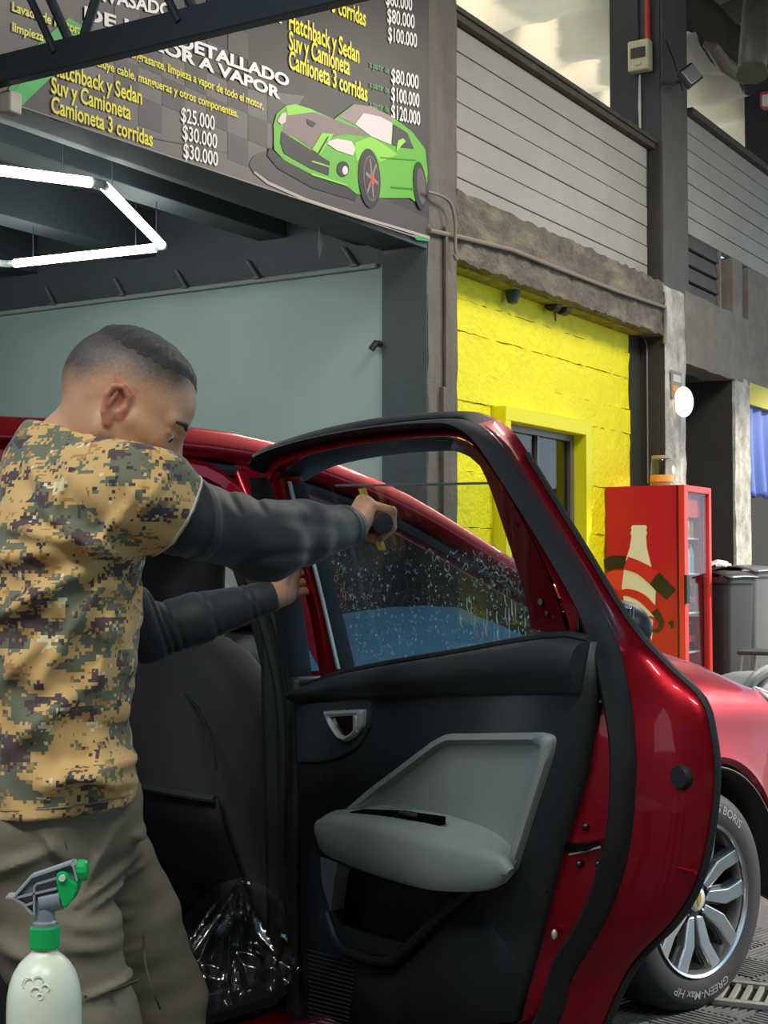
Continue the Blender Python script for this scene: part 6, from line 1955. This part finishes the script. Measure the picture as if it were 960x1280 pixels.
side_pic('ribbon_orange', [(70, 630), (110, 610), (160, 612), (150, 690), (140, 720), (110, 700), (74, 650)], RD2, 2)
strip('ribbon_red', [(136, 728), (180, 722), (250, 750), (312, 812)], [30, 40, 44, 40], RD, 3)
strip('ribbon_black', [(312, 812), (346, 870), (334, 910), (296, 912)], [40, 30, 22, 12], BL, 3)
strip('ribbon_red', [(296, 912), (268, 896), (266, 866), (290, 846), (312, 858), (306, 900)], [12, 16, 16, 14, 12, 10], RD, 4)
strip('ribbon_red', [(160, 780), (200, 850), (262, 910), (300, 990)], [18, 24, 24, 18], RD, 3)
strip('ribbon_black', [(384, 880), (400, 870), (402, 900)], [14, 20, 14], BL, 2)
# drinks behind the glass
def drink(d, q, z, kind, label):
    o = empty('drink_bottle' if kind != 'can' else 'drink_can', G(d, q, z), GANG, label=label, cat='bottle' if kind != 'can' else 'can', group='drinks inside the fridge')
    if kind == 'cola':
        MB().lathe([(.0, 0), (.034, 0), (.036, .01), (.033, .07), (.036, .13), (.026, .18), (.013, .215)], n=14).build('bottle_body', M('dark cola', (44, 22, 18), .1), o)
        MB().lathe([(.0365, .075), (.0365, .125)], n=14, cap=False).build('label_band', m_fred, o)
        MB().lathe([(.014, .212), (.014, .232), (0, .232)], n=12).build('cap', m_fred, o)
    elif kind == 'water':
        MB().lathe([(.0, 0), (.033, 0), (.035, .01), (.033, .08), (.035, .15), (.024, .19), (.013, .215)], n=14).build('bottle_body', M('pale blue water bottle', (150, 186, 196), .1), o)
        MB().lathe([(.014, .212), (.014, .232), (0, .232)], n=12).build('cap', M('white cap', (220, 224, 226), .4), o)
    else:
        MB().lathe([(.0, 0), (.026, 0), (.033, .012), (.033, .125), (.027, .14), (0, .14)], n=14).build('can_body', M('gold can', (206, 178, 120), .3, .6), o)
order = ('first from the hinge', 'second from the hinge', 'third from the hinge', 'fourth from the hinge', 'last, by the far edge')
for z, kind, lab in ((1.532, 'can', 'gold drink can on the top shelf of the red fridge, '), (1.252, 'water', 'pale water bottle on the second shelf of the red fridge, '), (.942, 'cola', 'dark cola bottle on the third shelf of the red fridge, '), (.632, 'cola', 'dark cola bottle on the lowest shelf of the red fridge, ')):
    for k in range(5):
        drink(FD + .12 + k * .095, FQ + .14, z, kind, lab + order[k])
# jar on the fridge
jd = G(11.33, 4.34, FH)
jr = empty('plastic_jar', jd, GANG, label='clear plastic jar with an orange label standing on the red fridge', cat='jar')
m_jar = glass_mat('clear plastic jar', (.82, .82, .76), 1.5)
MB().lathe([(.0, .0), (.085, .0), (.095, .02), (.085, .22), (.075, .245)], n=24, cap=False).build('jar_body', m_jar, jr)
MB().lathe([(.0, .004), (.082, .004), (.0875, .02), (.0865, .06), (0, .06)], n=24).build('jar_contents', M('straw coloured contents', (196, 182, 132), .5), jr)
MB().lathe([(.0945, .05), (.0915, .105)], n=24, cap=False).build('jar_label', M('orange label', (222, 160, 70), .5), jr)
MB().lathe([(.0, 0), (.036, 0)], (0, 0, 0), 20, axis='y', cap=False).build('round_sticker', M('white sticker', (232, 232, 226), .5), jr).location = (.035, -.088, .15)
MB().lathe([(.078, .24), (.08, .262), (.0, .265)], n=24).build('jar_lid', M('grey lid', (170, 166, 156), .4), jr)

# ================================================================ RIGHT BACKGROUND
m_bin = M('grey wheelie bin plastic', (112, 112, 112), .28, var=(3, .4, (92, 92, 93)))
m_bin2 = M('black wheelie bin plastic', (52, 52, 53), .4)
def wheelie(px, depth, mat, label, hgt, w=.52):
    c = at(px, 712, depth); c.z = 0
    o = empty('wheelie_bin', c, GANG - .25, label=label, cat='bin')
    rows = []
    for z, s_ in ((.06, .80), (.10, .84), (hgt * .5, .92), (hgt - .12, 1.0), (hgt - .07, 1.0)):
        rows.append([Vector((x * w / 2 * s_, y * w / 2 * s_, z)) for x, y in rpoly([(-1, -1), (1, -1), (1, 1), (-1, 1)], .28, 4)])
    m_ = MB().grid(rows, True)
    m_.add(rows[0], [tuple(range(len(rows[0])))])
    m_.build('bin_body', mat, o, smooth=50)
    MB().grid([[Vector((x * w / 2 * s_, y * w / 2 * s_, z)) for x, y in rpoly([(-1, -1), (1, -1), (1, 1), (-1, 1)], .28, 4)] for z, s_ in ((hgt - .11, 1.0), (hgt - .11, 1.09), (hgt - .06, 1.09), (hgt - .06, 1.0))], True).build('bin_rim', mat, o, smooth=40)
    lid = []
    for k in range(7):
        t = k / 6
        lid.append([Vector((x * w * .56, -w * .60 + t * w * 1.2, hgt - .055 + .05 * math.sin(PI * min(1, t * 1.05)) - .01 * x * x)) for x in np.linspace(-1, 1, 9)])
    MB().grid(lid).build('bin_lid', mat, o, smooth=60, solid=.012)
    MB().tube([(-w * .42, w * .62, hgt - .07), (w * .42, w * .62, hgt - .07)], .016, 8).build('bin_handle', mat, o)
    for s_ in (-1, 1):
        MB().cyl((s_ * w * .36, w * .40, .10), (s_ * w * .46, w * .40, .10), .10, n=18).build('bin_wheel', m_rubber, o)
    return o
wheelie(931, 13.2, m_bin, 'shiny grey wheelie bin in the sunlight, right of the fridge', 1.33, .46)
wheelie(901, 12.2, m_bin2, 'black wheelie bin between the red fridge and the grey bin', 1.28, .40)
p = at(897, 702, 12.1)
bg = MB()
bg.grid([[Vector((.10 * x + random.uniform(-.012, .012), .08 * y + random.uniform(-.012, .012), .045 * (1 - x * x) * (1 - y * y) + random.uniform(0, .03))) for x in np.linspace(-1, 1, 9)] for y in np.linspace(-1, 1, 7)])
o = bg.build('crumpled_bag', M('white plastic bag', (222, 220, 214), .4), smooth=30, solid=.003)
o.location = (p.x, p.y, 1.30)
tag(o, 'crumpled white plastic bag lying on the black bin lid', 'bag')
# chrome tube frame by the bin
c = at(957, 712, 11.6); c.z = 0
ch = empty('steel_stool_frame', c, GANG, label='bare steel tube frame beside the grey bin at the right edge', cat='stool')
m_chr = M('bright steel tube', (190, 186, 178), .25, .8)
for s_ in (-.18, .18):
    MB().tube([(s_, -.2, 0), (s_, -.14, .62)], .014, 8).build('leg', m_chr, ch)
    MB().tube([(s_, .2, 0), (s_, .14, .62)], .014, 8).build('leg', m_chr, ch)
    MB().tube([(s_, -.16, .40), (s_, .16, .40)], .012, 8).build('stretcher', m_chr, ch)
MB().tube([(-.18, -.16, .40), (.18, .16, .40)], .012, 8).build('stretcher', m_chr, ch)
MB().box((0, 0, .635), (.42, .34, .03)).build('seat', m_bin2, ch, bevel=.01)
# workshop vacuum behind the bonnet
c = at(948, 712, 6.6); c.z = 0
vc_ = empty('shop_vacuum', c, math.radians(35), label='grey and dark blue workshop vacuum standing beyond the red bonnet', cat='vacuum')
MB().lathe([(.0, .08), (.21, .08), (.22, .12), (.22, .58), (.235, .60), (.235, .64), (.22, .66)], n=28).build('drum', M('dark blue drum', (52, 58, 82), .3), vc_)
vc_.scale = (.94, .94, .94)
hd_ = MB()
hd_.grid([[Vector((x * sx_, y * sy_, z)) for x, y in rpoly([(-1, -1), (1, -1), (1, 1), (-1, 1)], .5, 5)] for z, sx_, sy_ in ((.66, .23, .22), (.72, .24, .23), (.80, .20, .20), (.86, .13, .15), (.875, .09, .11), (.876, .001, .001))], True)
hd_.build('motor_head', M('light grey plastic', (126, 130, 132), .4), vc_, smooth=50)
MB().tube(spline([(-.22, -.10, .70), (-.20, -.12, .84), (-.05, -.13, .90), (.10, -.12, .84), (.12, -.10, .72)], 20), .028, 10).build('handle', M('light grey plastic', (126, 130, 132), .4), vc_)
MB().tube(spline([(.20, -.10, .50), (.36, -.22, .62), (.48, -.1, .76), (.60, .15, .62), (.62, .25, .2), (.55, .2, .03)], 40), .026, 10).build('hose', m_rubber, vc_)
for a in range(4):
    w_ = PI / 4 + a * PI / 2
    MB().sphere((.18 * math.cos(w_), .18 * math.sin(w_), .04), .04, 12, 8).build('castor', m_rubber, vc_)

# ================================================================ FLOOR MATS AND DRAIN
mt = empty('rubber_mat', (1.0, 4.1, 0), math.radians(44), label='ribbed black rubber floor tiles under the front wheel', cat='mat')
m_mat = M('dusty rubber mat', (78, 80, 82), .8, var=(9, .7, (112, 114, 114)))
def tile(rot):
    b = MB().box((0, 0, .002), (.196, .196, .004))
    for k in range(9):
        b.box((0, -.0865 + k * .0216, .006), (.19, .011, .006))
    if rot: b.v = [Vector((v.y, -v.x, v.z)) for v in b.v]
    return b
t0 = tile(0).build('tile', m_mat, mt, smooth=None); t1 = tile(1).build('tile', m_mat, mt, smooth=None)
used = [False, False]
for i in range(-6, 6):
    for j in range(-7, 6):
        k = (i + j) % 2
        o = (t0, t1)[k]
        if used[k]:
            o = o.copy(); C.objects.link(o)
        used[k] = True
        o.location = (i * .2, j * .2, 0)
dg = empty('drain_grate', (*[on_plane(948, 1246, Vector((0, 0, .012)), Vector((0, 0, 1)))[k] for k in (0, 1)], .008), math.radians(-22), label='grey slotted drain grate in the floor by the front tyre', cat='grate')
m_gr8 = M('dusty cast grate', (136, 136, 130), .7, .2)
f = MB().box((0, .105, .008), (.66, .03, .016)).box((0, -.105, .008), (.66, .03, .016)).box((-.315, 0, .008), (.03, .18, .016)).box((.315, 0, .008), (.03, .18, .016))
f.build('frame', m_gr8, dg, smooth=None, bevel=.003)
MB().box((0, 0, .001), (.6, .18, .002)).build('drain_pit', m_black, dg, smooth=None)
br = None
for k in range(17):
    if br is None: br = MB().box((0, 0, .007), (.014, .18, .012)).build('bar', m_gr8, dg, smooth=None); o = br
    else: o = br.copy(); C.objects.link(o)
    o.location = (-.28 + k * .035, 0, 0)

# ================================================================ SPRAY BOTTLE (stands on a stool, close to the camera)
SY = 1.65
def sb(X, Y): return at(X / 5.82, 1060 + Y / 5.82, SY)
s0 = sb(352, 690)
base_z = s0.z - .235
sbt = empty('spray_bottle', (s0.x - .004, SY, base_z), label='milky spray bottle with grey trigger head and green nozzle in the foreground', cat='bottle')
S0 = Vector((s0.x - .004, SY, base_z))
def sl_(X, Y): return sb(X, Y) - S0
m_milk = M('milky translucent plastic', (226, 228, 204), .3, trans=.0, var=(3, .3, (206, 212, 192)))
m_milk.node_tree.nodes['Principled BSDF'].inputs['Subsurface Weight'].default_value = .6
m_milk.node_tree.nodes['Principled BSDF'].inputs['Subsurface Radius'].default_value = (.03, .03, .02)
m_sgrey = M('grey sprayer plastic', (126, 132, 138), .4)
m_sgreen = M('green sprayer plastic', (16, 168, 84), .35)
bw = (sb(620, 1250).x - sb(82, 1250).x) / 2
nh = .235
prof = [(0, 0), (bw * .85, 0), (bw * .98, .012), (bw, .03), (bw, .165), (bw * .985, .178), (bw * .93, .191), (bw * .83, .203), (bw * .68, .213), (bw * .48, .221), (bw * .36, .225), (bw * .31, .230), (bw * .31, .238)]
bo = MB().lathe(prof, n=40, cap=False).build('bottle_body', m_milk, sbt, smooth=60)
for (x, z, r) in ((-.010, .200, .006), (.001, .203, .005), (-.001, .192, .005), (.009, .195, .004), (.004, .187, .003)):
    rr_ = float(np.interp(z, [p[1] for p in prof[2:]], [p[0] for p in prof[2:]]))
    y = -math.sqrt(max(rr_ ** 2 - x * x, 1e-6)) - .0004
    MB().tube([Vector((x + r * math.cos(a), y + .0, z + r * math.sin(a))) for a in np.linspace(0, 2 * PI, 14, endpoint=False)], .0009, 5, closed=True).build('embossed_ring', M('pale emboss', (238, 240, 226), .2), bo)
cz = .236
cp = MB()
rows = []
for z, r in ((cz - .006, .0152), (cz - .004, .0162), (cz + .016, .0155), (cz + .018, .0146)):
    rows.append([Vector(((r + (.0005 if k % 2 else 0)) * math.cos(2 * PI * k / 72), (r + (.0005 if k % 2 else 0)) * math.sin(2 * PI * k / 72), z)) for k in range(72)])
cp.grid(rows, True); cp.add(rows[-1], [tuple(range(72))])
cp.build('screw_collar', m_sgreen, sbt, smooth=20)
MB().lathe([(.0138, cz + .018), (.0138, cz + .022), (.0108, cz + .024), (.0104, cz + .042), (.0, cz + .042)], n=28).build('neck_ring', m_sgrey, sbt, smooth=35)
fl2 = lambda u, v, t: Vector((u, t, v))
def pp(l): return [(lambda p: (p.x, p.z))(sl_(x, y)) for x, y in l]
hd2 = MB().prism(pp([(120, 350), (245, 205), (530, 103), (550, 125), (572, 225), (440, 262), (430, 330), (355, 450), (250, 450), (205, 400)]), fl2, -.006, .006)
hd2.build('sprayer_head', m_sgrey, sbt, smooth=None, bevel=.0015)
sh = MB()
for pl in ([(118, 345), (246, 198), (530, 100), (550, 122), (576, 226)], [(60, 345), (120, 350), (190, 395), (250, 465)], [(265, 470), (265, 270), (280, 248), (430, 205)], [(140, 345), (430, 280)], [(205, 402), (262, 380)]):
    P = [Vector(p) for p in ([sl_(x, y) for x, y in pl])]
    for a, b_ in zip(P, P[1:]):
        sh.tube([a, b_], .0026, 6)
        sh.box((a + b_) / 2, ((b_ - a).length, .024, .0022), (0, -math.atan2((b_ - a).z, (b_ - a).x), 0))
sh.build('ribs', M('light grey ribs', (150, 154, 158), .4), sbt, smooth=40)
a, b_ = sl_(300, 395), sl_(450, 365)
MB().cyl(a, b_, .0125, n=22).build('pump_barrel', m_sgrey, sbt, smooth=40)
a, b_ = sl_(565, 165), sl_(640, 160)
nz_ = MB().tube([a, a * .8 + b_ * .2, b_ * .8 + a * .2, b_], [.0105, .0125, .0115, .0095], 12)
nz_.build('nozzle', m_sgreen, sbt, smooth=20)
MB().prism(rpoly(pp([(424, 215), (430, 165), (470, 152), (510, 170), (530, 222), (580, 240), (575, 300), (540, 370), (490, 424), (468, 405), (440, 310)]), .004, 3), fl2, -.013, .013).build('trigger', m_sgreen, sbt, smooth=None, bevel=.002)
p = sl_(474, 198)
MB().cyl((p.x, -.017, p.z), (p.x, 0, p.z), .0036, n=14).build('pivot_pin', M('pale pin', (206, 216, 206), .4), sbt, smooth=40)
st_ = empty('work_stool', (S0.x, SY, 0), label='plain grey stool under the spray bottle', cat='stool')
MB().lathe([(0, base_z - .03), (.15, base_z - .03), (.16, base_z - .02), (.16, base_z - .004), (.15, base_z), (0, base_z)], n=32).build('seat', m_sgrey, st_, smooth=40)
for k in range(4):
    w_ = PI / 4 + k * PI / 2
    MB().tube([(.11 * math.cos(w_), .11 * math.sin(w_), base_z - .03), (.16 * math.cos(w_), .16 * math.sin(w_), 0)], .014, 8).build('leg', m_truss, st_)

# ================================================================ CLEAR PLASTIC COVER crumpled over the sill
A_, B_, C_, E_ = at(200, 1178, 3.20), at(350, 1092, 3.34), at(380, 1222, 3.14), at(252, 1272, 2.98)
rnd = random.Random(21)
n_ = 64
nrm = (B_ - A_).cross(E_ - A_).normalized()
if nrm.y > 0: nrm = -nrm
ap = (.66, .10)
cr = [(ap, (.05, .34), .012, .022), (ap, (.12, .62), .013, .024), (ap, (.30, .95), .014, .026), (ap, (.62, .66), .012, .022), (ap, (.82, .82), .014, .020), ((.97, .02), (.97, .95), .008, .012), ((.42, .98), (.45, .62), .012, .02), ((.45, .62), (.66, .80), .012, .018), ((.30, .95), (.60, 1), .012, .016), ((.66, .66), (.9, .95), .015, .02), ((.9, .62), (.72, .98), .012, .022), ((.12, .5), (.30, .72), .014, .016)]
R = []
for j in range(n_ + 1):
    v = j / n_
    L = []
    for i in range(n_ + 1):
        u = i / n_
        p = A_ * (1 - u) * (1 - v) + B_ * u * (1 - v) + C_ * u * v + E_ * (1 - u) * v
        h = 0
        for (a, b, w_, amp) in cr:
            ab = Vector((b[0] - a[0], b[1] - a[1])); q = Vector((u - a[0], v - a[1]))
            t = max(0, min(1, q.dot(ab) / max(ab.length_squared, 1e-6)))
            dd = (q - ab * t).length
            h = max(h, amp * max(0, 1 - dd / (w_ * 4.5)))
        top = .05 * math.sin(PI * u) * max(0, 1 - v * 3)
        L.append(p + nrm * (h + .03 * math.sin(PI * u) * math.sin(PI * v) + .004 * math.sin(17 * u + 5 * v)) + Vector((0, 0, top)))
    R.append(L)
m_pl = bpy.data.materials.new('clear crinkled plastic'); m_pl.use_nodes = True
nn_, ll_ = m_pl.node_tree.nodes, m_pl.node_tree.links
nn_.clear()
o_ = nn_.new('ShaderNodeOutputMaterial'); t_ = nn_.new('ShaderNodeBsdfTransparent'); t_.inputs[0].default_value = (.90, .93, .93, 1)
g_ = nn_.new('ShaderNodeBsdfGlossy'); g_.inputs['Roughness'].default_value = .18
x_ = nn_.new('ShaderNodeMixShader')
ll_.new(schlick(nn_, ll_, 2.0), x_.inputs[0])
ll_.new(t_.outputs[0], x_.inputs[1]); ll_.new(g_.outputs[0], x_.inputs[2]); ll_.new(x_.outputs[0], o_.inputs[0])
cvo = MB().grid([[p - A_ for p in r] for r in R]).build('plastic_cover', m_pl, smooth=60)
cvo.location = A_
tag(cvo, 'crumpled clear plastic cover over the door sill behind the front seat', 'plastic cover')

# side mirror of the car
mi = MB().sphere((0, 0, 0), .1, 20, 14, (.55, 1.0, .72))
mo = mi.build('side_mirror', m_trim2, car, smooth=180)
mo.location = (-.58, -1.01, 1.13)
MB().box((-.045, 0, 0), (.012, .165, .115)).build('mirror_glass', M('mirror glass', (150, 158, 164), .05, .9), mo, bevel=.03, seg=3)
MB().tube([(.0, .06, -.05), (.02, .16, -.06)], .025, 8).build('mirror_arm', m_trim, mo)
